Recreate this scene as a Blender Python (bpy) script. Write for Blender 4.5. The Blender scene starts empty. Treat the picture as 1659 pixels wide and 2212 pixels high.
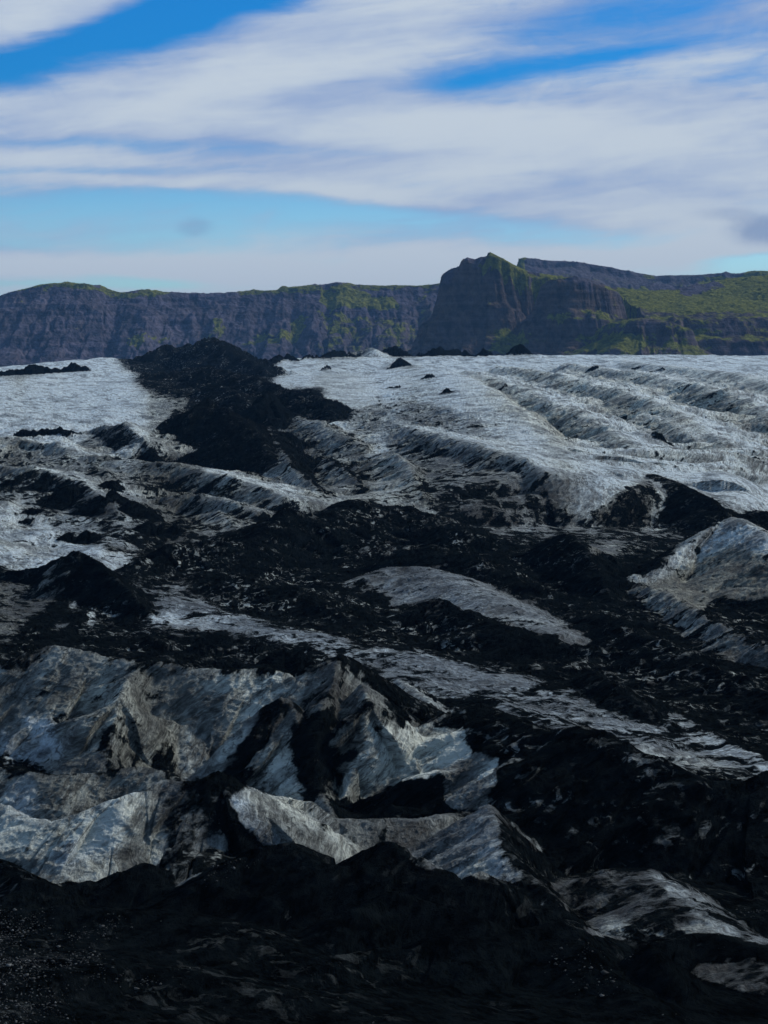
import bpy, math, random
import numpy as np
R = math.radians
# ------------------------------------------------------------------ camera, sky, sun, exposure
ZC = 60.0                       # eye height above the outwash plain
FPX = 4734.0                    # focal length in units of the 1659 x 2212 survey sketch
PITCH = math.atan(306/FPX)
sc = bpy.context.scene
cam = bpy.data.cameras.new('camera'); camo = bpy.data.objects.new('camera', cam)
sc.collection.objects.link(camo); sc.camera = camo
camo.location = (0, 0, ZC); camo.rotation_euler = (R(90) - PITCH, 0, 0)
cam.sensor_fit = 'VERTICAL'; cam.sensor_height = 36; cam.lens = 36*FPX/2212
cam.clip_start = 0.5; cam.clip_end = 40000
sc.view_settings.view_transform = 'Standard'; sc.view_settings.look = 'None'
sc.view_settings.exposure = 0.0; sc.view_settings.gamma = 1.0

SUN_EL, SUN_AZ = R(38), R(62)          # azimuth measured from +Y towards +X
sun = bpy.data.lights.new('sun', 'SUN'); sun.energy = 2.8; sun.angle = R(8); sun.color = (1, .96, .9)
suno = bpy.data.objects.new('sun', sun); sc.collection.objects.link(suno)
suno.rotation_euler = (R(90) - SUN_EL, 0, math.pi - SUN_AZ)

w = bpy.data.worlds.new('World'); sc.world = w; w.use_nodes = True
nt = w.node_tree; nt.nodes.clear()

class G:
    """small node-graph helper"""
    def __init__(s, nt): s.nt = nt
    def n(s, t, **k):
        x = s.nt.nodes.new(t)
        for a, b in k.items(): setattr(x, a, b)
        return x
    def put(s, sock, v):
        if hasattr(v, 'is_output') or isinstance(v, bpy.types.NodeSocket): s.nt.links.new(v, sock)
        elif v is not None: sock.default_value = v
    def m(s, op, a, b=None, c=None, clamp=False):
        x = s.n('ShaderNodeMath', operation=op, use_clamp=clamp)
        for i, v in enumerate((a, b, c)):
            if v is not None: s.put(x.inputs[i], v)
        return x.outputs[0]
    def vm(s, op, a, b=None, o=0):
        x = s.n('ShaderNodeVectorMath', operation=op)
        s.put(x.inputs[0], a)
        if b is not None: s.put(x.inputs[1], b)
        return x.outputs[o]
    def xyz(s, a, b, c):
        x = s.n('ShaderNodeCombineXYZ')
        for i, v in enumerate((a, b, c)): s.put(x.inputs[i], v)
        return x.outputs[0]
    def sep(s, v):
        x = s.n('ShaderNodeSeparateXYZ'); s.put(x.inputs[0], v); return x.outputs
    def noise(s, vec, scale, detail=4, rough=.55, dist=0.0, col=False):
        x = s.n('ShaderNodeTexNoise'); s.put(x.inputs['Vector'], vec)
        s.put(x.inputs['Scale'], scale); s.put(x.inputs['Detail'], detail)
        s.put(x.inputs['Roughness'], rough); s.put(x.inputs['Distortion'], dist)
        return x.outputs['Color' if col else 'Fac']
    def ss(s, v, a, b, c=0.0, d=1.0):
        x = s.n('ShaderNodeMapRange', interpolation_type='SMOOTHSTEP')
        s.put(x.inputs[0], v); s.put(x.inputs[1], a); s.put(x.inputs[2], b); s.put(x.inputs[3], c); s.put(x.inputs[4], d)
        return x.outputs[0]
    def mix(s, f, a, b, t='MIX'):
        x = s.n('ShaderNodeMix', data_type='RGBA', blend_type=t)
        s.put(x.inputs[0], f); s.put(x.inputs[6], a); s.put(x.inputs[7], b)
        return x.outputs[2]

g = G(nt)
def col(r, gg, b): return (r, gg, b, 1)
def srgb(r, gg, b):
    f = lambda c: (c/255/12.92 if c <= 10 else ((c/255+.055)/1.055)**2.4)
    return (f(r), f(gg), f(b), 1)

tc = g.n('ShaderNodeTexCoord'); d = g.sep(g.vm('NORMALIZE', tc.outputs['Generated']))
K = 10.0                                                    # sky chart: 1 unit = 0.1 rad
U = g.m('MULTIPLY', g.m('ARCTAN2', d[0], d[1]), K)
V = g.m('MULTIPLY', g.m('ARCSINE', d[2]), K)
sky = g.n('ShaderNodeTexSky', sky_type='NISHITA', sun_disc=False)
sky.sun_elevation = SUN_EL; sky.sun_rotation = SUN_AZ; sky.altitude = 100; sky.air_density = 1.0; sky.dust_density = .3; sky.ozone_density = 2.5
# warped chart
w1 = g.noise(g.xyz(g.m('MULTIPLY', U, .8), g.m('MULTIPLY', V, 2.2), 3.1), 1.0, 5, .55, 0, True)
ws = g.sep(w1)
Uw = g.m('ADD', U, g.m('MULTIPLY', g.m('SUBTRACT', ws[0], .5), .30))
Vw = g.m('ADD', V, g.m('MULTIPLY', g.m('SUBTRACT', ws[1], .5), .14))
def chart(x, row): return ((x-829.5)/FPX*K, (800-row)/FPX*K)
# long streaks of altostratus, slightly tilted, stretched along the wind
ta = R(6)
su = g.m('ADD', g.m('MULTIPLY', Uw, math.cos(ta)), g.m('MULTIPLY', Vw, math.sin(ta)))
sv = g.m('SUBTRACT', g.m('MULTIPLY', Vw, math.cos(ta)), g.m('MULTIPLY', Uw, math.sin(ta)))
st1 = g.noise(g.xyz(g.m('MULTIPLY', su, .55), g.m('MULTIPLY', sv, 3.6), 1.7), 1.0, 5, .5, .3)
st2 = g.noise(g.xyz(g.m('MULTIPLY', su, 1.6), g.m('MULTIPLY', sv, 9.0), 7.7), 1.0, 6, .55, .2)
st3 = g.noise(g.xyz(g.m('MULTIPLY', su, 3.0), g.m('MULTIPLY', sv, 26.0), 2.2), 1.0, 8, .62, .5)
st4 = g.noise(g.xyz(g.m('MULTIPLY', Uw, 5.0), g.m('MULTIPLY', Vw, 9.0), 4.2), 1.0, 8, .6, .8)
cloud = g.m('ADD', g.m('ADD', .30, g.m('ADD', g.m('MULTIPLY', st3, .55), g.m('MULTIPLY', st4, .50))), g.m('ADD', g.m('MULTIPLY', g.m('SUBTRACT', st1, .5), 1.0), g.m('MULTIPLY', g.m('SUBTRACT', st2, .5), .9)))
# banks and gaps of this particular sky (x, row, half-length, half-height, tilt deg, weight)
BL = [(350,55,190,36,14,-1.1),(540,5,200,26,14,-.9),(90,135,130,30,12,-.45),(0,178,90,26,0,-1.1),(200,110,240,40,10,-.4),
 (110,40,250,55,22,1.0),(700,90,420,60,20,.45),(560,180,420,45,12,.45),(500,280,700,45,0,.5),(1200,310,520,45,-3,.5),(1500,290,300,60,3,.35),
 (980,190,130,24,8,-.5),(1180,160,240,18,9,-.5),(1400,120,180,14,8,-.4),(1330,50,260,26,8,-.30),(1600,190,90,15,5,-.35),(1090,240,120,14,0,-.3),
 (150,318,260,10,0,-.35),(620,330,420,9,-2,-.2),(200,350,400,12,-2,.3),(300,395,330,12,-3,.5),(80,372,420,7,0,-.30),
 (200,450,420,34,0,-.55),(480,440,380,22,-3,-.3),(640,500,420,42,0,-.35),(180,540,420,40,0,-.2),(900,470,300,20,-5,-.35),(1150,520,320,28,0,-.25),
 (760,420,160,12,-8,.35),(1000,455,420,18,-6,.35),(850,575,180,32,12,.55),(330,592,420,22,0,.6),(1200,560,300,18,-2,.4),(60,560,180,16,-4,.3),(1250,430,360,40,-3,.3),
 (290,611,100,9,-3,-1.0),(180,622,260,6,0,-.5),(1590,572,90,12,0,-.9),(1480,590,190,10,0,-.3),(1560,545,130,12,6,.6),(1620,400,260,30,2,.2),
 (1450,480,200,30,4,.3)]
for (x, y, rx, ry, a, wt) in BL:
    cx, cy = chart(x, y); a = R(a); rx = rx/FPX*K; ry = ry/FPX*K*1.25
    dx = g.m('SUBTRACT', Uw, cx); dy = g.m('SUBTRACT', Vw, cy)
    p = g.m('MULTIPLY_ADD', dx, math.cos(a)/rx, g.m('MULTIPLY', dy, math.sin(a)/rx))
    q = g.m('MULTIPLY_ADD', dy, math.cos(a)/ry, g.m('MULTIPLY', dx, -math.sin(a)/ry))
    r2 = g.m('MULTIPLY_ADD', p, p, g.m('MULTIPLY', q, q))
    e = g.m('EXPONENT', g.m('MULTIPLY', r2, -.8))
    cloud = g.m('MULTIPLY_ADD', e, wt*1.05, cloud)
cloud = g.m('SUBTRACT', cloud, g.ss(V, 2.2, 5.0, 0, .55))     # thinner cover overhead
cov = g.ss(cloud, -.02, 1.2)
shade = g.noise(g.xyz(g.m('MULTIPLY', su, .8), g.m('MULTIPLY', sv, 4.5), 11.3), 1.0, 4, .5, .2)
shade = g.m('ADD', g.m('ADD', g.m('MULTIPLY', cloud, .32), g.ss(V, .3, 1.0, .26, 0.0)), g.m('MULTIPLY', shade, .75))
ccol = g.mix(g.ss(shade, .45, .98), srgb(142, 167, 211), srgb(202, 214, 226))
# blue of the clear air: the Nishita sky, deepened as by the high dry air seen here
base = g.mix(1.0, g.mix(1.0, sky.outputs[0], (.1, .1, .1, 1), 'MULTIPLY'), (.30, .62, .95, 1), 'MULTIPLY')
hz = g.ss(V, .35, 1.35)
tint = g.mix(hz, (2.6, 1.85, 1.5, 1), (.16, .85, 1.12, 1))
tint = g.mix(g.ss(V, 1.9, 3.2), tint, (2.6, 1.35, .80, 1))
base = g.mix(1.0, base, tint, 'MULTIPLY')
ccol = g.mix(g.ss(V, 2.0, 6.0), ccol, g.mix(1.0, ccol, (.62, .62, .62, 1), 'MULTIPLY'))    # greyer undersides overhead
skyc = g.mix(cov, base, ccol)
# two small grey scuds low in the sky
for (x, y, rx, ry, wt) in ((425,500,46,22,.3),(1640,505,90,40,.7),(1560,470,90,20,.3)):
    cx, cy = chart(x, y); rx = rx/FPX*K; ry = ry/FPX*K
    w2 = g.noise(g.xyz(U, V, 5.0), 6.0, 5, .6)
    p = g.m('DIVIDE', g.m('SUBTRACT', Uw, cx), rx); q = g.m('DIVIDE', g.m('SUBTRACT', Vw, cy), ry)
    e = g.m('EXPONENT', g.m('MULTIPLY', g.m('MULTIPLY_ADD', p, p, g.m('MULTIPLY', q, q)), -1.0))
    e = g.m('MULTIPLY', g.ss(g.m('MULTIPLY', e, g.m('ADD', .35, w2)), .15, .75), wt)
    skyc = g.mix(e, skyc, srgb(122, 146, 188))
bg = g.n('ShaderNodeBackground'); out = g.n('ShaderNodeOutputWorld')
nt.links.new(skyc, bg.inputs[0]); bg.inputs[1].default_value = 1.0
nt.links.new(bg.outputs[0], out.inputs[0])
w.cycles.sampling_method = 'MANUAL'; w.cycles.sample_map_resolution = 1024

# ------------------------------------------------------------------ numpy noise
_rng = np.random.default_rng(5)
_T = _rng.random((256, 256)).astype(np.float32)*2 - 1
_F = _T.ravel()
def vnoise(x, y):
    xi = np.floor(x); yi = np.floor(y)
    fx = x-xi; fy = y-yi
    xi = xi.astype(np.int32) & 255; yi = yi.astype(np.int32) & 255
    fx = fx*fx*fx*(fx*(fx*6-15)+10); fy = fy*fy*fy*(fy*(fy*6-15)+10)
    x1 = (xi+1) & 255; y0 = yi << 8; y1 = ((yi+1) & 255) << 8
    a = _F[y0+xi]; b = _F[y0+x1]; c = _F[y1+xi]; e = _F[y1+x1]
    return a + (b-a)*fx + ((c + (e-c)*fx) - (a + (b-a)*fx))*fy
def fbm(x, y, lam, octs=5, gain=.5, ridged=False, seed=0):
    s = 0; a = 1.0; f = 1.0/lam; tot = 0
    x = np.asarray(x, np.float32); y = np.asarray(y, np.float32)
    for o in range(octs):
        c, q = math.cos(.6+1.3*o), math.sin(.6+1.3*o)
        v = vnoise((x*c - y*q)*f + 17.3*o + seed*7.1, (x*q + y*c)*f + 31.7*o + seed*3.3)
        if ridged: v = 1 - 2*np.abs(v)
        s = s + a*v; tot += a; a *= gain; f *= 2.03
    return s/tot

# ------------------------------------------------------------------ survey sketch -> world
def vslope(row, x=829.5):
    yc = (1106-row)/FPX
    cp, sp = math.cos(PITCH), math.sin(PITCH)
    return (-sp + yc*cp)/(cp + yc*sp)
def uof(x, row):
    yc = (1106-row)/FPX
    return ((x-829.5)/FPX)/(math.cos(PITCH) + yc*math.sin(PITCH))
def project(u, v):               # inverse of the two above (numpy)
    cp, sp = math.cos(PITCH), math.sin(PITCH)
    t = cp - v*sp
    yc = (sp + v*cp)/t
    return 829.5 + FPX*u/t, 1106 - FPX*yc
# distance of the mean glacier surface for each row of the sketch
_rows = np.array([2500,2300,2212,2050,1900,1650,1400,1240,1100,1000,900,850,805,780,765,755], float)
_dist = np.array([84,  100, 110, 128, 150, 200, 290, 390, 530, 680, 930,1130,1420,1750,2150,2700], float)
def Yb(row): return float(np.exp(np.interp(-row, -_rows, np.log(_dist))))
_vr = np.array([vslope(r) for r in _rows])
_vz = np.minimum(_vr, vslope(812))
def zbase(Y): return Y*np.interp(np.log(Y), np.log(_dist), _vz)

# ------------------------------------------------------------------ terrain machinery
def to_world(pts, Yfix=None):
    o = []
    for (x, row, l) in pts:
        Y = (Yfix if Yfix else Yb(row + l)); u = uof(x, row); v = vslope(row)
        if Yfix and l: Y = l
        o.append((u*Y, Y, v*Y))
    return np.array(o)
def eval_ridge(r, X, Y, Z):
    P = r['P']; n = len(P)
    zlo = P[:, 2].min() - r.get('drop', 18.0)
    reach = (P[:, 2].max() - zlo)/min(r['sN'], r['sF'], .9)
    if 'prof' in r: reach = r['prof'][-1][0]*1.4
    bb = (X > P[:,0].min()-reach) & (X < P[:,0].max()+reach) & (Y > P[:,1].min()-reach) & (Y < P[:,1].max()+reach)
    idx = np.nonzero(bb)[0]
    if len(idx) == 0: return idx, None, None
    x = X[idx]; y = Y[idx]
    h = np.full(len(idx), -1e9, np.float32); side = np.zeros(len(idx), np.float32); T = np.zeros(len(idx), np.float32)
    Dm = np.zeros(len(idx), np.float32); ZC_ = np.zeros(len(idx), np.float32)
    L = 0.0
    lam = r.get('lam', 12.0); sd = r['seed']; rd = r.get('rnd', .3); pw = r.get('pw', 1.0)
    for a, b in zip(P[:-1], P[1:]):
        dx, dy = b[0]-a[0], b[1]-a[1]; l = math.hypot(dx, dy) + 1e-6
        px = x-a[0]; py = y-a[1]
        t = np.clip((px*dx + py*dy)/(l*l), 0, 1)
        qx = px-t*dx; qy = py-t*dy; dd = np.sqrt(qx*qx+qy*qy) + 1e-6
        m = .5 - .5*(dx*qy - dy*qx)/(l*dd)     # 0 far side, 1 near side
        s = r['sN']*m + r['sF']*(1-m)
        zc = a[2] + t*(b[2]-a[2])
        z = zc - s*dd
        k = z > h
        h[k] = z[k]; side[k] = m[k]; T[k] = L + t[k]*l; Dm[k] = dd[k]; ZC_[k] = zc[k]
        L += l
    k = h > Z[idx] - 3 - .01*y
    if 'prof' in r: k = Dm < r['prof'][-1][0]*1.4
    idx = idx[k]
    if len(idx) == 0: return idx, None, None
    side, T, Dm, ZC_ = side[k], T[k], Dm[k], ZC_[k]
    s = (r['sN']*side + r['sF']*(1-side))*(1 + r.get('gul', .25)*1.35*fbm(T + Dm*.25, Dm*.12, lam*.5, 3, .6, seed=sd))
    fall = s*(np.sqrt(Dm*Dm + rd*rd) - rd)
    if pw != 1.0: fall = fall**pw * (6.0**(1-pw))
    if 'prof' in r:
        gg = 1 + r.get('gul', .25)*fbm(T, Dm*.05, lam, 4, .6, seed=sd) + .5*r.get('gul', .25)*fbm(T, Dm*.3, lam*.3, 3, .6, True, seed=sd+3)
        dq = Dm*gg*np.where(T <= .01, r.get('cap', 1.0), 1.0)
        fn = np.interp(dq, *zip(*r['prof'])); ff = np.interp(dq, *zip(*r.get('pfar', [(0,0),(400,120)])))
        sc_ = np.where((T <= .01) | (T >= L-.01), 1.0, np.clip(side*2, 0, 1)); fall = fn*sc_ + ff*(1-sc_)
    h = ZC_ + r.get('jag', .5)*fbm(T, T*0+sd, lam*.6, 5, .6, seed=sd) - fall
    return idx, h, (side, T, Dm)

def heights(X, Y, base, ridges, kf):
    X = X.astype(np.float32); Y = Y.astype(np.float32); Z = base(X, Y).astype(np.float32); ID = np.full(len(X), -1, np.int16)
    side = np.zeros(len(X), np.float32); dm = np.zeros(len(X), np.float32)
    for i, r in enumerate(ridges):
        idx, h, e = eval_ridge(r, X, Y, Z)
        if h is None or len(idx) == 0: continue
        z0 = Z[idx]; k = kf*Y[idx]*r.get('k', 1.0)
        t = np.clip(.5 + .5*(h-z0)/k, 0, 1)
        Z[idx] = z0 + (h-z0)*t + k*t*(1-t)
        w_ = h > z0; j = idx[w_]
        ID[j] = i; side[j] = e[0][w_]; dm[j] = e[2][w_]
    return Z, ID, side, dm

def grid(u0, u1, nc, nr, Y0, Y1, base, ridges, kf, hid=.22, warp=None):
    n2 = 380
    uc = np.linspace(u0, u1, n2)
    rc = np.linspace(0, 1, 2600)
    if Y0 < 1000:
        ra = np.interp(math.log(Y0), np.log(_dist), -_rows); rb = np.interp(math.log(Y1), np.log(_dist), -_rows)
        Yc = np.exp(np.interp(ra + (rb-ra)*rc, -_rows, np.log(_dist)))
    else: Yc = Y0*(Y1/Y0)**rc
    UU, YY = np.meshgrid(uc, Yc)
    XX = (UU*YY).ravel(); Yr = YY.ravel()
    if warp: a_, b_ = warp(XX, Yr); XX = XX + a_; Yr = Yr + b_
    Z, *_ = heights(XX, Yr, base, ridges, kf)
    v = Z.reshape(YY.shape)/YY
    dv = np.diff(v, axis=0)*FPX
    cm = np.maximum.accumulate(v, axis=0)[1:]
    vis = np.clip(1 - (cm - v[1:])*FPX/14, 0, 1)
    wt = .10 + np.clip(dv, 0, None)*(hid + (1-hid)*vis) + .05*np.abs(dv)
    cdf = np.concatenate([np.zeros((1, n2)), np.cumsum(wt, 0)]); cdf /= cdf[-1]
    for _ in range(2):
        p = np.pad(cdf, ((0,0),(4,4)), 'edge'); cdf = sum(p[:, i:i+n2] for i in range(9))/9
    uf = np.linspace(u0, u1, nc); lv = np.linspace(0, 1, nr)
    Yf = np.empty((nr, nc)); fi = (uf-u0)/(u1-u0)*(n2-1)
    for i in range(nc):
        a = min(int(fi[i]), n2-2); f = fi[i]-a
        Yf[:, i] = np.interp(lv, cdf[:, a]*(1-f) + cdf[:, a+1]*f, Yc)
    Uf = np.broadcast_to(uf, (nr, nc))
    return Uf, Yf

def locate(poly, uf, v, step=14):
    """drop the outline of a patch of ground onto the terrain: returns grid-space (i, j)"""
    cm = np.maximum.accumulate(v, axis=0); o = []
    n = len(poly)
    for k in range(n):
        (x0, y0), (x1, y1) = poly[k], poly[(k+1) % n]
        m = max(1, int(math.hypot(x1-x0, y1-y0)/step))
        for q in range(m):
            x = x0+(x1-x0)*q/m; y = y0+(y1-y0)*q/m
            i = (uof(x, y)-uf[0])/(uf[-1]-uf[0])*(len(uf)-1)
            c = min(max(int(round(i)), 0), len(uf)-1)
            vv = vslope(y); j = np.searchsorted(cm[:, c], vv)
            if 0 < j < v.shape[0]:
                a, b = cm[j-1, c], cm[j, c]; j = j-1 + (vv-a)/(b-a+1e-12)
            o.append((i, float(j)))
    return np.array(o)
def inside(P, I, J):
    c = np.zeros(I.shape, bool)
    for k in range(len(P)):
        x0, y0 = P[k]; x1, y1 = P[(k+1) % len(P)]
        if y0 == y1: continue
        m = (y0 > J) != (y1 > J)
        c ^= m & (I < (x1-x0)*(J-y0)/(y1-y0) + x0)
    return c
def paint(A, polys, uf, v, jit, jx, jy, ID=None):
    nr, nc = v.shape
    for (poly, val) in polys:
        P = locate(poly, uf, v)
        i0, i1 = int(max(P[:,0].min()-10, 0)), int(min(P[:,0].max()+10, nc))
        j0, j1 = int(max(P[:,1].min()-12, 0)), int(min(P[:,1].max()+12, nr))
        if i1 <= i0 or j1 <= j0: continue
        J, I = np.mgrid[j0:j1, i0:i1]
        k = inside(P, I + jit*jx[j0:j1, i0:i1], J + jit*jy[j0:j1, i0:i1]).astype(np.float32)
        for ax in (0, 1):
            for _ in range(2):
                p = np.pad(k, [(1,1) if a == ax else (0,0) for a in (0,1)], 'edge')
                k = (np.take(p, range(0, p.shape[ax]-2), ax)+np.take(p, range(1, p.shape[ax]-1), ax)+np.take(p, range(2, p.shape[ax]), ax))/3
        S = A[j0:j1, i0:i1]
        S += k[..., None]*(np.array(val, np.float32)-S)

def make_mesh(name, V, faces, att, mat, flat=False):
    me = bpy.data.meshes.new(name); nf = len(faces)
    me.vertices.add(len(V)); me.vertices.foreach_set('co', V.astype(np.float32).ravel())
    me.loops.add(nf*4); me.polygons.add(nf)
    me.loops.foreach_set('vertex_index', faces.astype(np.int32).ravel())
    me.polygons.foreach_set('loop_start', np.arange(0, nf*4, 4, dtype=np.int32))
    me.polygons.foreach_set('use_smooth', np.ones(nf, bool))
    me.update(calc_edges=True)
    if att is not None:
        a = me.color_attributes.new('cover', 'FLOAT_COLOR', 'POINT'); a.data.foreach_set('color', att.astype(np.float32).ravel())
    me.materials.append(mat)
    o = bpy.data.objects.new(name, me); sc.collection.objects.link(o)
    return o
def tag(o, label=None, cat=None, group=None, kind=None):
    for k, v in (('label', label), ('category', cat), ('group', group), ('kind', kind)):
        if v: o[k] = v
    return o
def carve(V, quads, owner, key, name, att, mat):
    q = quads[owner == key]
    if len(q) == 0: return None
    used, inv = np.unique(q.ravel(), return_inverse=True)
    return make_mesh(name, V[used], inv.reshape(-1, 4), att[used], mat)
# ------------------------------------------------------------------ materials
def new_mat(name):
    m = bpy.data.materials.new(name); m.use_nodes = True; m.node_tree.nodes.clear()
    return m, G(m.node_tree)
def finish(m, g, colr, rough, bump_h=None, strength=.5, dist=.2, spec=.3):
    b = g.n('ShaderNodeBsdfPrincipled'); o = g.n('ShaderNodeOutputMaterial')
    g.put(b.inputs['Base Color'], colr); g.put(b.inputs['Roughness'], rough); g.put(b.inputs['Specular IOR Level'], spec)
    if bump_h is not None:
        bp = g.n('ShaderNodeBump'); bp.inputs['Strength'].default_value = strength
        g.put(bp.inputs['Distance'], dist); g.put(bp.inputs['Height'], bump_h)
        m.node_tree.links.new(bp.outputs[0], b.inputs['Normal'])
    m.node_tree.links.new(b.outputs[0], o.inputs[0])
    return m
FOL = np.array([1.5, 1.0, -2.6]); FOL /= np.linalg.norm(FOL)      # normal of the ice foliation planes

def glacier_material():
    m, g = new_mat('ash covered ice')
    tc = g.n('ShaderNodeTexCoord'); P = tc.outputs['Object']
    at = g.n('ShaderNodeAttribute', attribute_name='cover'); s = g.sep(at.outputs['Color'])
    ash, tone, warm, gl = s[0], s[1], s[2], at.outputs['Alpha']
    # foliated coordinates: squeeze along the plane normal
    e2 = np.cross(FOL, [0, 0, 1.0]); e2 /= np.linalg.norm(e2); e3 = np.cross(FOL, e2)
    def fol(a, b, c): return g.xyz(g.m('MULTIPLY', g.vm('DOT_PRODUCT', P, tuple(FOL), 1), a),
                                   g.m('MULTIPLY', g.vm('DOT_PRODUCT', P, tuple(e2), 1), b),
                                   g.m('MULTIPLY', g.vm('DOT_PRODUCT', P, tuple(e3), 1), c))
    # grain size grows gently up-glacier: coarse relief on the open ice, fine at the snout
    n_big = g.noise(fol(.16, .05, .05), 1.0, 6, .62, .6)
    n_mid = g.noise(fol(.95, .12, .12), 1.0, 8, .68, .35)
    n_fin = g.noise(fol(4.5, .8, .8), 1.0, 7, .72, .3)
    n_iso = g.noise(P, .45, 9, .68)
    n_spk = g.noise(fol(1.5, .45, .7), 1.0, 6, .60, .9)
    n_sp2 = g.noise(fol(.13, .06, .08), 1.0, 8, .66, .8)
    # ash sits on flat ledges and in the bands: coverage threshold
    mixn = g.m('ADD', g.m('MULTIPLY', n_mid, .45), g.m('ADD', g.m('MULTIPLY', n_iso, .35), g.m('MULTIPLY', n_big, .20)))
    nn = g.m('MULTIPLY', g.m('SUBTRACT', mixn, .5), 4.3)
    k = g.m('ADD', g.m('SUBTRACT', ash, .5), g.m('MULTIPLY', nn, g.m('SUBTRACT', 1.0, g.m('POWER', g.m('ABSOLUTE', g.m('MULTIPLY', g.m('SUBTRACT', ash, .5), 2.0)), 6.0))))
    A = g.ss(k, -.13, .10)
    # bare ice glinting through the ash where small faces are too steep to hold it
    spk = g.m('MULTIPLY', g.ss(n_spk, .54, .62), g.ss(n_sp2, .47, .60))
    A = g.m('SUBTRACT', A, g.m('MULTIPLY', g.m('MULTIPLY', spk, gl), .85), clamp=True)
    # thin grey dust film
    film = g.ss(g.m('ADD', g.m('MULTIPLY', n_fin, .40), g.m('ADD', g.m('MULTIPLY', n_mid, .40), g.m('MULTIPLY', n_iso, .20))), .41, .59)
    lum = g.m('MULTIPLY', tone, g.m('ADD', .20, g.m('MULTIPLY', film, 1.0)))
    vn = g.noise(fol(.75, .07, .07), 1.0, 9, .70, .6)          # grit veins along the foliation
    vein = g.m('MULTIPLY', g.ss(vn, .50, .58), g.m('SUBTRACT', 1.0, g.m('MULTIPLY', tone, .55)))
    lum = g.m('MULTIPLY', lum, g.m('SUBTRACT', 1.12, g.m('MULTIPLY', vein, .72)))
    lum = g.m('MULTIPLY', lum, g.m('ADD', .38, g.m('MULTIPLY', g.ss(n_big, .38, .62), .75)))
    seam = g.m('MULTIPLY', g.ss(g.m('ABSOLUTE', g.m('SUBTRACT', g.noise(fol(.42, .07, .10), 1.0, 5, .6, .8), .5)), .0, .014), 1.0)
    lum = g.m('MULTIPLY', lum, g.m('ADD', .35, g.m('MULTIPLY', seam, .65)))
    lum = g.m('MINIMUM', g.m('MULTIPLY', lum, 1.62), .88)
    tintn = g.m('ADD', warm, g.m('MULTIPLY', g.m('SUBTRACT', n_big, .5), .6), clamp=True)
    tint = g.mix(tintn, (.82, .98, 1.08, 1), (1.0, 1.04, .86, 1))
    ice = g.mix(1.0, tint, g.xyz(lum, lum, lum), 'MULTIPLY')
    av = g.m('MULTIPLY', g.m('ADD', .25, g.m('MULTIPLY', g.ss(g.m('MULTIPLY', g.m('ADD', n_iso, n_fin), .5), .40, .62), 2.2)), .0056)
    dark = g.mix(1.0, (.7, 1.0, 1.15, 1), g.xyz(av, av, av), 'MULTIPLY')
    c = g.mix(A, ice, dark)
    h = g.m('ADD', g.m('MULTIPLY', n_mid, 1.3), g.m('ADD', g.m('MULTIPLY', n_fin, .45), g.m('MULTIPLY', n_iso, .7)))
    h = g.m('ADD', h, g.m('MULTIPLY', A, .10))
    rough = g.m('ADD', .55, g.m('MULTIPLY', A, .35))
    return finish(m, g, c, rough, h, 1.0, 1.2, g.m('MULTIPLY', g.m('SUBTRACT', 1.0, A), .22))
MG = glacier_material()

# ------------------------------------------------------------------ the glacier
ASH = (.97, .30, .3, .15); SPK = (.885, .46, .5, 1.0); BLK = (1.0, .2, .3, .0)
RID = []
def RD(name, pts, sN=.8, sF=.7, N=None, F=None, label=None, cat=None, group=None, **k):
    r = dict(name=name, P=to_world(pts, k.pop('Yfix', None)), sN=sN, sF=sF, N=N, F=F, label=label, cat=cat, group=group, seed=len(RID)*1.37+.5)
    r.update(k); RID.append(r)
WHT = (.12, .80, .1, 0); GRY = (.42, .46, .5, 0); WALL = (.22, .42, .7, 0)

# --- far skyline of the ice field
RD(None, [(x, y, 1700) for x, y in ((-700,812),(-420,810),(-150,806),(0,802),(60,799),(100,793),(130,787),(180,777),(225,773),(270,778),(330,787),(400,784),(560,780),(700,774),(780,771),(900,771),(1150,767),(1400,766),(1659,768),(1900,766),(2300,768))], .11, .10, Yfix=1, jag=.9, lam=60, gul=.0, rnd=10, k=.6)
RD(None, [(-100,850,12),(60,820,14),(225,800,20),(330,815,14),(420,880,6)], .10, .08, jag=.4, lam=60, gul=.1, rnd=8, k=1.5)
# broad white swells of ice right of the ash ridge, running down towards the snout
RD(None, [(900,790,8),(1000,812,20),(1060,850,40),(1130,905,70),(1180,960,90),(1205,1015,95),(1200,1060,60),(1195,1100,20)], .17, .95, jag=.5, lam=26, gul=.3, rnd=8, pw=1.1)
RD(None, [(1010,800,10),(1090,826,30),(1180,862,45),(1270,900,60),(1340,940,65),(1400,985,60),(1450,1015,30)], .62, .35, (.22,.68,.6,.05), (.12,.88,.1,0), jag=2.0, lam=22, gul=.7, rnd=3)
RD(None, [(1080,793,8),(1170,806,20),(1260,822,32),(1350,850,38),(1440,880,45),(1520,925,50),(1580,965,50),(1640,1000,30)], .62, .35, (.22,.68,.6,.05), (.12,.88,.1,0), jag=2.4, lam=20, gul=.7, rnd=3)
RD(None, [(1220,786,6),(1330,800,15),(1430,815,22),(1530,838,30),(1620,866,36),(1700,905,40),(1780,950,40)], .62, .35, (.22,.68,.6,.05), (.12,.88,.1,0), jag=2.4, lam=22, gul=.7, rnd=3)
RD(None, [(1330,780,5),(1450,792,12),(1560,803,18),(1659,822,24),(1800,850,30)], .62, .35, (.22,.68,.6,.05), (.12,.88,.1,0), jag=1.0, lam=24, gul=.3, rnd=4)
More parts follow.
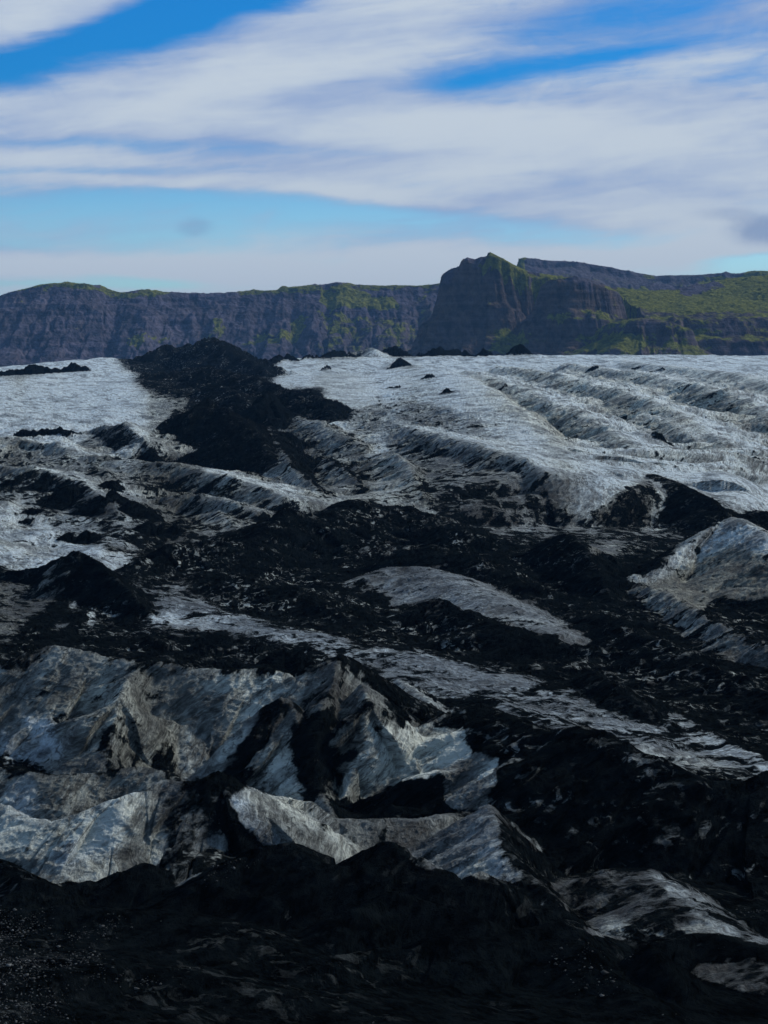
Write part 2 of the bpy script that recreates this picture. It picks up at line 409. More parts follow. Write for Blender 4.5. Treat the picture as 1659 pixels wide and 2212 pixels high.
RD(None, [(1130,930,25),(1200,900,30),(1250,905,40),(1290,935,40),(1330,990,30),(1340,1040,10)], .8, .4, (.22,.68,.6,.05), (.12,.88,.1,0), jag=1.6, lam=16, gul=.7, rnd=2)
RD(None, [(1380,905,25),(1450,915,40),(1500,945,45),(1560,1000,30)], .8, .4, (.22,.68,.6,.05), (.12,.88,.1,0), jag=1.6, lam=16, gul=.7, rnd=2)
# --- distant cones and mounds of black ash on the skyline
def skyline(label, pts, cat='ash cone', name='ash_cone', **k):
    RD(name, pts, k.pop('sN', .75), .75, BLK, BLK, label, cat, 'black ash cones along the glacier skyline', jag=k.pop('jag', 1.6), lam=10, gul=.25, rnd=.4, k=.12, **k)
skyline('low black ash mound at the left end of the glacier skyline', [(-60,800,8),(0,803,6),(30,801,6),(58,800,8)], 'ash mound', 'ash_mound')
skyline('small pointed black ash cone near the left edge, behind the low skyline mounds', [(64,797,8),(76,788,12),(92,798,8)])
skyline('long low black ash mound between the small left cone and the white ice dome', [(72,800,8),(95,793,12),(108,797,10),(130,797,8)], 'ash mound', 'ash_mound')
skyline('little black ash cone with a thin upright tip standing alone on the white ice dome', [(142,806,5),(165,802,12),(179,789,24),(184,800,12),(199,807,4)], sN=.6)
skyline('tiny black ash peak just left of the white ice dome top', [(146,793,5),(157,785,12),(163,792,6)])
skyline('low black ash mound right of the tall central peak', [(530,779,8),(545,769,16),(560,778,8),(575,779,8)], 'ash mound', 'ash_mound')
skyline('wide black ash mound second to the right of the tall central peak', [(583,778,8),(600,770,14),(612,763,20),(636,775,10)], 'ash mound', 'ash_mound')
skyline('chain of small black ash hummocks left of the white snow bank on the skyline', [(640,779,6),(678,766,16),(690,775,8),(720,757,20),(752,763,12),(760,770,8)], 'ash hummocks', 'ash_hummock_chain')
RD('snow_bank', [(748,772,5),(770,760,16),(800,752,24),(815,757,20),(830,763,14),(850,771,5)], .5, .5, (.08,.95,.1,0), (.08,.95,.1,0), 'bright white snow bank between black ash mounds on the skyline', 'snow bank', jag=1.2, lam=14, rnd=1, k=.12)
skyline('flat topped black ash mound right of the white snow bank', [(832,752,16),(850,750,22),(868,758,18),(880,768,10)], 'ash mound', 'ash_mound')
skyline('jagged black ash ridge with several peaks left of the lone dark cone', [(884,772,8),(900,762,18),(915,766,14),(950,751,30),(966,760,20),(990,757,18),(1010,763,14),(1030,770,8)], 'ash ridge', 'ash_ridge')
skyline('rounded black ash cone immediately left of the lone steep dark cone', [(1028,768,10),(1045,754,24),(1068,770,8)])
skyline('tiny black ash cone at the left foot of the lone steep dark cone', [(1070,771,6),(1082,766,12),(1092,772,6)])
skyline('lone steep black ash cone, the largest on the skyline below the green cliff', [(1094,774,5),(1108,762,18),(1123,748,34),(1140,762,18),(1155,774,5)])
skyline('small black ash cone on the white ice below the skyline snow bank', [(848,786,4),(862,774,16),(876,787,4)], sN=.8)
# --- small debris mounds on the white ice
# --- the black medial ridge
MED = 'peaks of the black ash ridge down the middle of the glacier'
RD('ash_ridge', [(262,779,5),(310,766,18),(340,755,30),(355,746,38),(366,755,30),(378,764,22),(390,757,26),(402,744,36),(412,756,30),(420,762,24),(432,750,36),(446,736,50),(455,728,60),(466,738,50),(488,756,38),(515,772,22),(550,792,10),(575,802,4)], .62, .5, (.80,.30,.5,1), ASH, 'tall black ash covered peak, highest dark point on the glacier skyline', 'ash ridge', MED, k=.12, jag=1.6, lam=12, gul=.45, rnd=.8)
RD('ash_ridge', [(296,832,4),(345,812,20),(390,800,30),(440,796,36),(500,808,40),(552,818,40),(580,835,30),(620,850,36),(655,855,36),(675,853,40),(692,868,36),(700,890,20),(716,905,10)], .45, .5, (.74,.36,.6,1), ASH, 'long speckled black ridge with pale glints, stepping down right from the tallest peak', 'ash ridge', MED, k=.12, jag=2.6, lam=9, gul=.5, rnd=.6)
RD(None, [(340,845,6),(400,850,20),(450,835,30),(500,850,34),(545,880,30),(590,905,20)], .5, .5, SPK, SPK, jag=2.2, lam=12, gul=.5, rnd=.6)
RD('ash_cone', [(330,955,6),(398,905,50),(430,882,75),(457,867,95),(480,880,82),(505,905,70),(530,928,70),(560,945,60),(590,990,50),(640,1050,20)], .62, .6, (.985,.3,.3,.25), ASH, 'broad black ash cone in front of the speckled ridge, its dark slope running down right', 'ash cone', MED, k=.3, jag=1.2, lam=14, gul=.4, rnd=.5)
RD('ash_cone', [(312,955,6),(340,935,26),(365,912,48),(380,925,36),(400,948,10)], .8, .7, SPK, ASH, 'smaller dark speckled cone leaning on the left side of the broad ash cone', 'ash cone', MED, k=.3, jag=1.0, lam=10, gul=.5, rnd=.4)
RD('ash_cone', [(550,890,30),(562,868,55),(578,855,60),(592,872,50),(605,905,20)], 1.1, .9, BLK, BLK, 'blunt black ash knob with a shadowed hollow, right of the broad ash cone', 'ash cone', MED, k=.3, jag=.8, lam=8, gul=.4, rnd=.4)
RD('ash_cone', [(298,1000,3),(315,987,14),(324,982,20),(335,990,14),(348,1003,3)], .8, .7, BLK, BLK, 'small isolated black cone below and left of the broad ash cone', 'ash cone', None, jag=.5, lam=5, rnd=.3)
# --- broken grey ice left of centre
GI = 'grey ice fins below the white ice field'
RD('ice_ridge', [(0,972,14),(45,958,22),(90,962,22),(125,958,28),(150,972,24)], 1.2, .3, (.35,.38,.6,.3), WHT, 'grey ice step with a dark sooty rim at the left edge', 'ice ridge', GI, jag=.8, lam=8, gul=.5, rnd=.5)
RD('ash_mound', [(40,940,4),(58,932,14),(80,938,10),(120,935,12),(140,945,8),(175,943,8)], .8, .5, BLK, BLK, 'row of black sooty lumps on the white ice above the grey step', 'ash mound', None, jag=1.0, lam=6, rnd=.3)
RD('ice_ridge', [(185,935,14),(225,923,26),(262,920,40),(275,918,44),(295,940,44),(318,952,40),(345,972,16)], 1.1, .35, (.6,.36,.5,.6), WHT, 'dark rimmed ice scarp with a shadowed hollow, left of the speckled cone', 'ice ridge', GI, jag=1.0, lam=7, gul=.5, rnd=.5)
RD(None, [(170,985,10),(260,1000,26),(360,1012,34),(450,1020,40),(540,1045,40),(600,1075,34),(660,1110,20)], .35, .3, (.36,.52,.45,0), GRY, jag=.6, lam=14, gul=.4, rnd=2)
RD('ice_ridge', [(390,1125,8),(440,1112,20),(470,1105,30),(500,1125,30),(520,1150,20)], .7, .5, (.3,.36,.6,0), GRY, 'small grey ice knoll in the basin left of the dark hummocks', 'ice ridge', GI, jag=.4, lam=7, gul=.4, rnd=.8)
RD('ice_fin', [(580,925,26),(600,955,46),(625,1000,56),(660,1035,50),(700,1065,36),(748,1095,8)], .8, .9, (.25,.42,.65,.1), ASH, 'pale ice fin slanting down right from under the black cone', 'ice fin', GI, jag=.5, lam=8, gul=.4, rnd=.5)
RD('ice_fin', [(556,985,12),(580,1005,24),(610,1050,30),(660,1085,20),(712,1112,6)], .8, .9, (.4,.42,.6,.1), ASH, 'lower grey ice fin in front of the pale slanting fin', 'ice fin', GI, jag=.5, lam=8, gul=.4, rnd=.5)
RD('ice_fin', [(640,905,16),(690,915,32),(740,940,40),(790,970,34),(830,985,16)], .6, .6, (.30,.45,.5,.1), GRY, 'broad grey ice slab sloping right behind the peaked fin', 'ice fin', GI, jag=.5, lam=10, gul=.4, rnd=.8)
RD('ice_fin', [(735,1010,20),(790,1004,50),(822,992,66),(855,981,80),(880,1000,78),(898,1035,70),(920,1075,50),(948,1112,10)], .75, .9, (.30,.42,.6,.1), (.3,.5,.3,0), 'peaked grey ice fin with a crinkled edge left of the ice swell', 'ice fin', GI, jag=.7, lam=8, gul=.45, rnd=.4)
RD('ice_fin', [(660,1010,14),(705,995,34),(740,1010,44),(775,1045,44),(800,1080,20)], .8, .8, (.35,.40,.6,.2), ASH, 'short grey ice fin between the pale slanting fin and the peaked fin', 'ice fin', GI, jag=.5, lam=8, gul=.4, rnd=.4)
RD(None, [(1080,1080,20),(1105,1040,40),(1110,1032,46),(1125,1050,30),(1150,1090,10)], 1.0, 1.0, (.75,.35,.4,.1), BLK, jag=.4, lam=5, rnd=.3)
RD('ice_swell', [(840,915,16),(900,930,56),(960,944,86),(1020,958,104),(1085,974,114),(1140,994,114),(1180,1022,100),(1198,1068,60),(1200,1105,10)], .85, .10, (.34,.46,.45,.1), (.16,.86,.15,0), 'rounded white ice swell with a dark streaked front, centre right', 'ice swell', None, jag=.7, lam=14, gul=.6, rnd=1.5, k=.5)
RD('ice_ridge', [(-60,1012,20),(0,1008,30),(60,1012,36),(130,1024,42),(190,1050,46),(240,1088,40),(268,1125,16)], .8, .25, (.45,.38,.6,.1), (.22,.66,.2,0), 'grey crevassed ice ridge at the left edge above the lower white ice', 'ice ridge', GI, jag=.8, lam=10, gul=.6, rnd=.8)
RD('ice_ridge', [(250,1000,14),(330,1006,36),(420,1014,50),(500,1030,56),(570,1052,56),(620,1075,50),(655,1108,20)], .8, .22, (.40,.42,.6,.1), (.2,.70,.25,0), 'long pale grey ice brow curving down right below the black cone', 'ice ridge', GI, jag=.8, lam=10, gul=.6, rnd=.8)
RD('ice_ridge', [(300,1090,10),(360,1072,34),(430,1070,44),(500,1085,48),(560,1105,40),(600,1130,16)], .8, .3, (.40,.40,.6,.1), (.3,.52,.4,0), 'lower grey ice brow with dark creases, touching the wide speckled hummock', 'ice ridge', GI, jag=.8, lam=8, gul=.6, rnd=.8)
# --- the dark speckled hummocks across the middle
RD('ash_cone', [(-40,1245,6),(20,1236,18),(80,1228,30),(130,1210,52),(152,1196,75),(168,1189,95),(182,1194,90),(200,1208,80),(225,1228,66),(262,1262,50),(300,1300,40),(328,1336,10)], .90, .7, (.985,.5,.2,.25), ASH, 'big black pyramid of ash at the left, rising over a streaked ice ramp', 'ash cone', None, jag=.5, lam=9, gul=.35, rnd=.15, k=.3)
RD('ash_hummock', [(235,1240,4),(290,1218,22),(350,1192,36),(400,1174,46),(440,1166,50),(500,1172,48),(530,1165,52),(570,1140,66),(600,1122,74),(625,1108,80),(660,1114,74),(700,1112,70),(740,1094,78),(775,1083,80),(815,1098,66),(860,1098,60),(905,1104,60),(950,1125,50),(1010,1150,40),(1070,1165,24)], .36, .5, SPK, ASH, 'wide speckled black hummock filling the middle of the scene', 'ash hummock', None, jag=2.0, lam=12, gul=.5, rnd=1.0)
RD(None, [(700,1185,20),(800,1175,34),(900,1180,40),(1000,1200,44),(1090,1235,40),(1150,1290,20)], .4, .45, SPK, SPK, jag=1.6, lam=9, gul=.5, rnd=.8)
RD(None, [(380,1250,10),(480,1240,26),(580,1260,34),(680,1290,34),(760,1330,20)], .35, .4, SPK, SPK, jag=1.4, lam=8, gul=.5, rnd=.8)
RD('ash_cone', [(1140,1200,20),(1180,1172,46),(1222,1150,74),(1245,1168,70),(1272,1200,60),(1296,1240,46),(1320,1290,20)], .8, .8, (.93,.36,.5,.7), ASH, 'steep dark ash cone with glinting ribs, left of the pale arched ice ridge', 'ash cone', None, jag=.8, lam=8, gul=.5, rnd=.4)
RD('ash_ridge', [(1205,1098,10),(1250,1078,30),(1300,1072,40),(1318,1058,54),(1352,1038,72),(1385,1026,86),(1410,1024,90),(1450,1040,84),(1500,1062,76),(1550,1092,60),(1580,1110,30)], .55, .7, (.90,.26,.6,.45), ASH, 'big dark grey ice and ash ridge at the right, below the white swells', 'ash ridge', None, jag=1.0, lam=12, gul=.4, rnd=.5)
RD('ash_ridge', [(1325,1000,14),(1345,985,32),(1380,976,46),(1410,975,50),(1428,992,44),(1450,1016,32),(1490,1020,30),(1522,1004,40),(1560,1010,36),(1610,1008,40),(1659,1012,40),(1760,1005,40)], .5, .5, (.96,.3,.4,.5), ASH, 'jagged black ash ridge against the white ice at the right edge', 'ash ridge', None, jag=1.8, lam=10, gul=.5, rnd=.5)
RD(None, [(1440,1120,10),(1500,1110,24),(1560,1100,30),(1640,1110,34),(1720,1120,34)], .45, .5, SPK, SPK, jag=1.0, lam=8, gul=.4, rnd=.5)
RD('ice_ridge', [(1550,1105,10),(1585,1080,26),(1625,1060,40),(1665,1050,46),(1760,1045,46)], .5, .4, (.25,.5,.3,.1), GRY, 'pale ice crest at the right edge, just above the arched ridge', 'ice ridge', None, jag=.4, lam=8, gul=.2, rnd=1.2)
RD('ice_ridge', [(1320,1258,4),(1380,1240,22),(1430,1215,44),(1480,1180,72),(1530,1148,98),(1560,1128,115),(1580,1119,124),(1600,1124,124),(1630,1140,116),(1665,1160,110),(1750,1200,90)], .62, .5, (.12,.62,.2,0), GRY, 'arched ice ridge with pale crest over a green grey face, right edge', 'ice ridge', None, jag=.3, lam=14, gul=.25, rnd=.8, k=.4)
RD('ice_ridge', [(1355,1262,8),(1420,1275,30),(1470,1300,36),(1530,1335,40),(1590,1368,44),(1660,1400,48),(1760,1450,40)], .8, .7, (.40,.40,.7,.4), ASH, 'thin pale ice rib running down right beneath the arched ridge', 'ice ridge', None, jag=.8, lam=7, gul=.45, rnd=.4)
RD(None, [(1500,1290,10),(1560,1275,30),(1620,1270,40),(1700,1275,46)], .5, .5, (.8,.22,.7,.2), ASH, jag=.5, lam=8, gul=.4, rnd=.5)
RD('ice_ramp', [(786,1262,8),(850,1226,40),(905,1226,44),(960,1240,44),(1020,1266,42),(1090,1300,36),(1160,1336,28),(1238,1382,8)], .42, .45, (.28,.30,.15,0), (.28,.3,.15,0), 'smooth grey whaleback of dusty ice amid the black hummocks', 'ice ridge', None, jag=.15, lam=20, gul=.15, rnd=3.0)
RD('ash_hummock', [(800,1330,14),(850,1318,30),(900,1306,44),(960,1302,50),(1000,1320,46),(1060,1345,44),(1130,1372,36),(1230,1392,30),(1330,1410,20)], .42, .5, SPK, SPK, 'speckled black hummock directly below the smooth grey whaleback', 'ash hummock', None, jag=1.2, lam=8, gul=.5, rnd=.5)
RD(None, [(1180,1330,14),(1260,1325,30),(1340,1345,40),(1430,1390,44),(1530,1440,44),(1659,1490,44),(1760,1530,40)], .45, .5, SPK, SPK, jag=1.3, lam=8, gul=.5, rnd=.5)
RD('ash_cone', [(1240,1480,20),(1262,1462,44),(1280,1456,52),(1300,1470,50),(1350,1500,44),(1420,1545,24)], .6, .6, ASH, ASH, 'low matt black cone at the right, above the streaked ice', 'ash cone', None, jag=.4, lam=6, gul=.3, rnd=.4)
# --- ramp of streaked ice crossing from the left down to the right edge
RD(None, [(230,1262,14),(330,1280,20),(480,1325,24),(640,1364,24),(820,1405,24),(1000,1435,24),(1170,1480,24),(1320,1520,20)], .16, .4, None, None, jag=.2, lam=10, gul=.1, rnd=3)
RD(None, [(760,1440,10),(900,1475,16),(1080,1520,20),(1250,1575,20),(1420,1610,16)], .3, .3, None, None, jag=.3, lam=8, gul=.1, rnd=1)
RD(None, [(1365,1500,8),(1460,1542,16),(1560,1596,20),(1680,1662,20)], .4, .5, (.25,.75,.1,0), None, jag=.3, lam=6, gul=.2, rnd=.6)
RD('ice_fin', [(770,1440,20),(800,1462,40),(835,1492,50),(870,1530,50),(905,1570,30)], .8, .7, (.2,.5,.3,0), GRY, 'bright narrow ice fin right of the dark summit of the great ice wall', 'ice fin', None, jag=.3, lam=4, gul=.4, rnd=.3)
RD('ice_fin', [(860,1470,16),(890,1490,30),(925,1515,40),(950,1545,36)], .8, .7, (.25,.45,.4,0), GRY, 'second pale ice fin behind the notch right of the wall summit', 'ice fin', None, jag=.3, lam=4, gul=.4, rnd=.3)
# --- the great ice wall
RD('ice_wall', [(-60,1430,140),(0,1442,150),(60,1412,190),(110,1402,200),(160,1404,204),(215,1414,200),(260,1430,190),(300,1441,186),(380,1442,190),(470,1450,190),(530,1446,195),(570,1442,200),(600,1450,196),(640,1466,186),(665,1455,196),(690,1440,210),(715,1427,222),(737,1417,232),(755,1432,220),(780,1455,200),(800,1500,170),(830,1545,140),(870,1576,120),(905,1574,124),(935,1566,130),(960,1548,145),(985,1536,155),(1015,1528,165),(1035,1524,170)], .78, .6, WALL, (.9,.4,.3,.4),
   'great grey ice wall with slanting bands across the left and centre', 'ice wall', None, jag=.55, lam=9, gul=.30, rnd=.25)
RD(None, [(782,1478,206),(800,1520,190),(792,1570,150),(778,1630,96),(752,1700,40),(735,1750,6)], 1.3, 1.0, (.10,.56,.7,0), (.35,.22,.8,0), jag=.3, lam=4, gul=.5, rnd=.2)
RD(None, [(737,1419,232),(716,1480,200),(690,1560,150),(676,1640,90)], .9, .9, (.4,.2,.8,0), (.22,.42,.7,0), jag=.3, lam=4, gul=.5, rnd=.2)
RD(None, [(300,1442,186),(262,1510,150),(240,1580,100),(232,1650,50)], .8, .9, (.2,.42,.8,0), (.35,.30,.8,0), jag=.3, lam=4, gul=.5, rnd=.2)
RD(None, [(880,1576,120),(900,1640,90),(912,1700,50),(915,1750,10)], .9, .9, (.12,.5,.7,0), (.14,.56,.7,0), jag=.3, lam=3, gul=.5, rnd=.3)
RD('ice_buttress', [(470,1700,6),(500,1655,40),(535,1600,90),(560,1556,130),(582,1522,160),(606,1511,172),(628,1520,165),(645,1545,150),(655,1590,120),(668,1640,80),(690,1700,40),(720,1765,6)], .85, .95, (.30,.33,.75,0), ASH, 'pointed buttress with a sooty top standing before the great ice wall', 'ice buttress', None, jag=.3, lam=6, gul=.35, rnd=.3)
RD('ice_slab', [(-60,1440,110),(0,1444,120),(52,1452,124),(78,1500,110),(105,1545,90),(140,1590,66),(180,1630,40),(222,1668,6)], 1.0, .8, (.28,.50,.0,0), ASH, 'blue grey ice slab with an icy blue streak at the left edge', 'ice slab', None, jag=.3, lam=6, gul=.45, rnd=.3)
RD('ice_fin', [(188,1532,60),(205,1535,96),(222,1570,90),(238,1620,60),(250,1690,8)], 1.3, 1.3, (.30,.40,.6,0), BLK, 'narrow black edged fin standing out of the left part of the ice wall', 'ice fin', None, jag=.3, lam=4, rnd=.2)
RD('ash_ridge', [(1020,1530,150),(1062,1540,160),(1110,1556,170),(1145,1572,180),(1190,1586,186),(1230,1580,200),(1262,1576,210),(1300,1592,206),(1345,1610,200),(1400,1636,190),(1440,1650,184),(1480,1672,174),(1530,1688,170),(1600,1692,170),(1660,1668,190),(1760,1660,190)], .50, .6, (.965,.5,.35,.75), ASH, 'long black ash slope with scattered white ice patches at the lower right', 'ash ridge', None, jag=.7, lam=9, gul=.5, rnd=.4)
# --- nearer ice
RD('ice_wall', [(-60,1650,80),(0,1656,84),(70,1668,84),(140,1680,80),(220,1668,90),(292,1662,96),(350,1672,92),(400,1688,80),(430,1696,70)], .8, .6, (.22,.34,.75,0), ASH, 'pale low ice wall at the left edge, above the bright blotched face', 'ice wall', None, jag=.3, lam=7, gul=.3, rnd=.3)
RD('ice_wall', [(-60,1735,90),(0,1742,96),(45,1764,96),(110,1778,96),(150,1768,106),(210,1742,130),(262,1722,150),(310,1706,160),(350,1690,170),(385,1694,170),(420,1690,176),(450,1680,186),(472,1667,196),(495,1678,186),(518,1692,170),(536,1720,140),(552,1762,100),(575,1800,60),(597,1826,10)], .70, .8, (.18,.56,.7,0), (.3,.35,.0,0), 'blotched pale ice face with a sooty peak at its right end, lower left', 'ice wall', None, jag=.4, lam=8, gul=.4, rnd=.3)
RD('ice_terrace', [(590,1760,14),(640,1764,34),(700,1772,44),(760,1772,50),(830,1772,54),(900,1776,54),(960,1770,54),(1010,1760,50)], .62, .4, (.2,.28,.65,0), (.3,.3,.5,0), 'grey textured ice terrace below the great wall, centre', 'ice terrace', None, jag=.2, lam=8, gul=.3, rnd=.8)
RD('ash_ridge', [(785,1772,6),(812,1752,26),(832,1742,34),(870,1750,30),(905,1752,30),(940,1744,36),(962,1740,38),(985,1756,22),(1003,1771,6)], .6, .6, BLK, BLK, 'small black ash bank on the terrace at the foot of the great ice wall', 'ash ridge', None, jag=.5, lam=5, gul=.3, rnd=.2)
RD('ice_fin', [(985,1795,50),(1015,1768,80),(1040,1752,96),(1051,1742,106),(1062,1762,106),(1075,1795,104),(1098,1840,96),(1130,1885,84),(1170,1930,66),(1210,1966,46),(1260,2010,10)], .62, .9, (.15,.32,.15,0), (.85,.25,.4,.5), 'pointed grey ice fin with a smooth pale ramp falling to the right', 'ice fin', None, jag=.2, lam=6, gul=.25, rnd=.3)
RD('ice_dome', [(1140,1910,20),(1200,1902,44),(1280,1894,60),(1330,1878,76),(1390,1880,80),(1440,1908,76),(1480,1945,70),(1530,1990,60),(1590,2020,50),(1660,2052,46),(1740,2090,40)], .45, .7, (.5,.13,.4,.1), (.5,.2,.1,0), 'smooth dark grey ice dome with a pale lower edge at the lower right', 'ice dome', None, jag=.2, lam=10, gul=.25, rnd=2.0)
RD('ice_block', [(1540,2010,20),(1600,1990,50),(1650,1975,60),(1740,1970,60)], .8, .6, (.5,.3,.5,0), ASH, 'dim grey ice face at the right edge beside the dark dome', 'ice block', None, jag=.4, lam=5, gul=.4, rnd=.4)
# --- black foreground
FG = 'black ash ridges across the foreground'
DRK = (1.0, .25, .35, .10)
RD('ash_ridge', [(-60,1850,50),(0,1862,50),(40,1880,46),(80,1905,40),(128,1934,20)], .6, .6, (.97,.35,.3,.4), ASH, 'black ash slope with an icy rim entering from the left edge', 'ash ridge', FG, jag=.3, lam=4, gul=.3, rnd=.3)
RD('ash_ridge', [(118,1938,6),(155,1916,26),(188,1902,36),(208,1910,30),(232,1895,42),(254,1884,50),(280,1900,42),(300,1880,56),(316,1867,66),(335,1885,54),(352,1905,40),(400,1925,30),(460,1945,16)], .55, .6, DRK, ASH, 'low jagged black ridge with three teeth at the lower left', 'ash ridge', FG, jag=.45, lam=4, gul=.35, rnd=.2)
RD('ash_ridge', [(440,1900,60),(500,1862,90),(560,1835,110),(598,1828,116),(625,1827,120),(650,1845,112),(680,1864,104),(730,1869,104),(760,1858,110),(790,1836,128),(808,1826,136),(830,1819,142),(848,1832,136),(868,1851,124),(905,1854,124),(950,1888,104),(985,1908,90),(1015,1902,96),(1040,1890,104),(1050,1893,100),(1080,1932,72),(1126,1970,40),(1172,1965,44),(1215,1980,34),(1266,2027,6)], .50, .6, DRK, ASH, 'long black ridge with a central hump, crossing before the ice walls', 'ash ridge', FG, jag=.5, lam=6, gul=.35, rnd=.25)
RD('ash_ridge', [(690,2030,30),(730,2000,60),(780,1965,80),(835,1935,96),(890,1945,90),(960,1965,80),(1040,1990,66)], .5, .6, DRK, ASH, 'second black ridge behind the pebbly bank, centre foreground', 'ash ridge', FG, jag=.3, lam=6, gul=.35, rnd=.4)
RD('ash_ridge', [(1210,2030,10),(1265,2027,30),(1325,2024,40),(1365,2030,40),(1405,2034,44),(1440,2040,44),(1475,2030,52),(1515,2018,60),(1570,2026,60),(1625,2050,54),(1665,2058,50),(1750,2080,50)], .55, .6, (.90,.4,.3,1), ASH, 'black ridge with icy scratches at the lower right corner', 'ash ridge', FG, jag=.35, lam=5, gul=.45, rnd=.25)
RD('ash_cone', [(1330,2130,10),(1360,2095,40),(1385,2060,66),(1404,2040,84),(1425,2065,76),(1450,2110,50),(1475,2160,10)], .8, .8, (.975,.35,.35,.5), ASH, 'sharp black cone with a pale edge near the lower right corner', 'ash cone', FG, jag=.2, lam=4, gul=.35, rnd=.2)
RD('ash_bank', [(-80,1962,20),(0,1964,24),(120,1962,28),(250,1970,30),(360,1976,34),(430,1985,36),(500,2000,36),(560,2020,34),(640,2055,28),(705,2085,20)], .30, .4, (.985,.3,.4,.15), ASH, 'broad pebbly black bank at the lower left', 'ash bank', FG, jag=.2, lam=6, gul=.3, rnd=1.2)
RD('ash_bank', [(690,2095,10),(760,2068,24),(829,2046,36),(885,2050,38),(955,2030,50),(1010,2030,54),(1065,2033,56),(1130,2008,70),(1180,2004,74),(1220,1990,84),(1255,2028,70),(1305,2093,44),(1355,2133,30),(1430,2185,16),(1500,2230,6)], .36, .6, DRK, ASH, 'smooth black bank in the centre foreground with a steep right flank', 'ash bank', FG, jag=.25, lam=6, gul=.35, rnd=.5)
RD(None, [(-60,2140,10),(100,2110,20),(300,2090,24),(500,2120,24),(700,2170,20),(900,2230,10)], .25, .3, None, None, jag=.3, lam=5, gul=.3, rnd=1)

def lab(y): return y
_flow_ang = 0
def base_glacier(X, Y):
    Z = zbase(Y).astype(float)
    u = X/Y
    # low swells
    a = np.interp(Y, [90, 200, 400, 800, 1600, 2200], [.5, .8, 1.2, 2.2, 2.0, .8])
    Z = Z + a*fbm(X, Y*.35, 55, 4, .5, seed=1)
    # flow parallel furrows on the right half of the ice field
    s = X + .12*Y + 17*fbm(X, Y*.4, 80, 3, .55, seed=4)
    m = np.clip((u-.035)/.03, 0, 1)*np.clip((Y-560)/150, 0, 1)*np.clip((1900-Y)/500, 0, 1)
    Z = Z + m*(2.4*fbm(s, Y*.20, 30, 5, .6, True, seed=6) + 3.0*fbm(X, Y*.45, 19, 4, .6, True, seed=7))
    m = np.clip((.04-u)/.03, 0, 1)*np.clip((Y-380)/80, 0, 1)*np.clip((1050-Y)/300, 0, 1)
    Z = Z + m*(3.4*fbm(X + .25*Y, Y*.42, 34, 5, .55, True, seed=12) - .6)
    # choppy hummocks on the ash covered part
    m = np.clip((520-Y)/120, 0, 1)*np.clip((Y-120)/60, 0, 1)
    Z = Z + m*1.0*fbm(X, Y*.7, 14, 4, .55, True, seed=9)
    # the moraine mound we stand on
    return Z
def warp_ice(X, Y):
    # wobble the ground coordinates so that slopes are not ruler straight
    wx = .45*fbm(X, Y, 6, 4, .55, seed=21); wy = .45*fbm(X, Y, 6, 4, .55, seed=22)
    big = np.clip((Y-300)/600, 0, 2)
    return wx + big*1.6*fbm(X, Y, 24, 3, .5, seed=23), wy + big*2.5*fbm(X, Y, 24, 3, .5, seed=24)
# --- small mounds lying on the ice: found on the finished surface, then set down on it
def surf(x, row):
    u = uof(x, row); ys = np.exp(np.linspace(math.log(100), math.log(2100), 6000)); dx_, dy_ = warp_ice((u*ys).astype(np.float32), ys.astype(np.float32))
    z_, *_r = heights(u*ys + dx_, ys + dy_, base_glacier, RID, .0028)
    k_ = np.nonzero(z_/ys >= vslope(row))[0]
    return float(ys[k_[0]]) if len(k_) else 1600.0
def mound(name, label, x, y, wd, ht, cat, grp, N=BLK, F=BLK, Yf_=None, **k):
    Y_ = surf(x, y + ht*.2) if Yf_ is None else Yf_; q_ = Y_/4734
    RD(name, [(x-wd, y+ht*.35, Y_), (x-wd*.55, y-ht*.15, Y_-.5), (x-wd*.2, y-ht*.65, Y_), (x+wd*.12, y-ht*.3, Y_), (x+wd*.4, y-ht*.55, Y_), (x+wd, y+ht*.35, Y_)], .7, .6, N, F, label, cat, grp, Yfix=1, jag=2.2*ht/12*q_*4, lam=max(.8, wd*q_*.8), gul=.4, rnd=.15, k=.08, **k)
def debris(label, x, y, wd, ht): mound('debris_mound', label, x, y, wd, ht, 'debris mound', 'small black debris mounds on the white ice')
debris('small black debris mound on the far right ice, first right of the lone steep cone', 1286, 795, 10, 7)
debris('small black debris mound on the far right ice, right of centre under the green bench', 1377, 794, 8, 7)
debris('low black debris smear on the far ice nearest the right edge', 1430, 800, 9, 7)
debris('small black debris patch on the central white dome below the jagged skyline ridge', 924, 817, 11, 8)
debris('long flat black debris strip across the middle of the central white dome', 850, 838, 26, 8)
debris('long flat black debris strip on the right shoulder of the central white dome', 972, 849, 26, 8)
debris('black debris patch in the furrow above the right ice swells', 1097, 836, 12, 4)
debris('lone black debris lump between the right ice swells and the dark ridge', 1416, 945, 9, 5)
debris('tiny black debris lump on the white ice just right of the ash ridge', 702, 799, 8, 7)
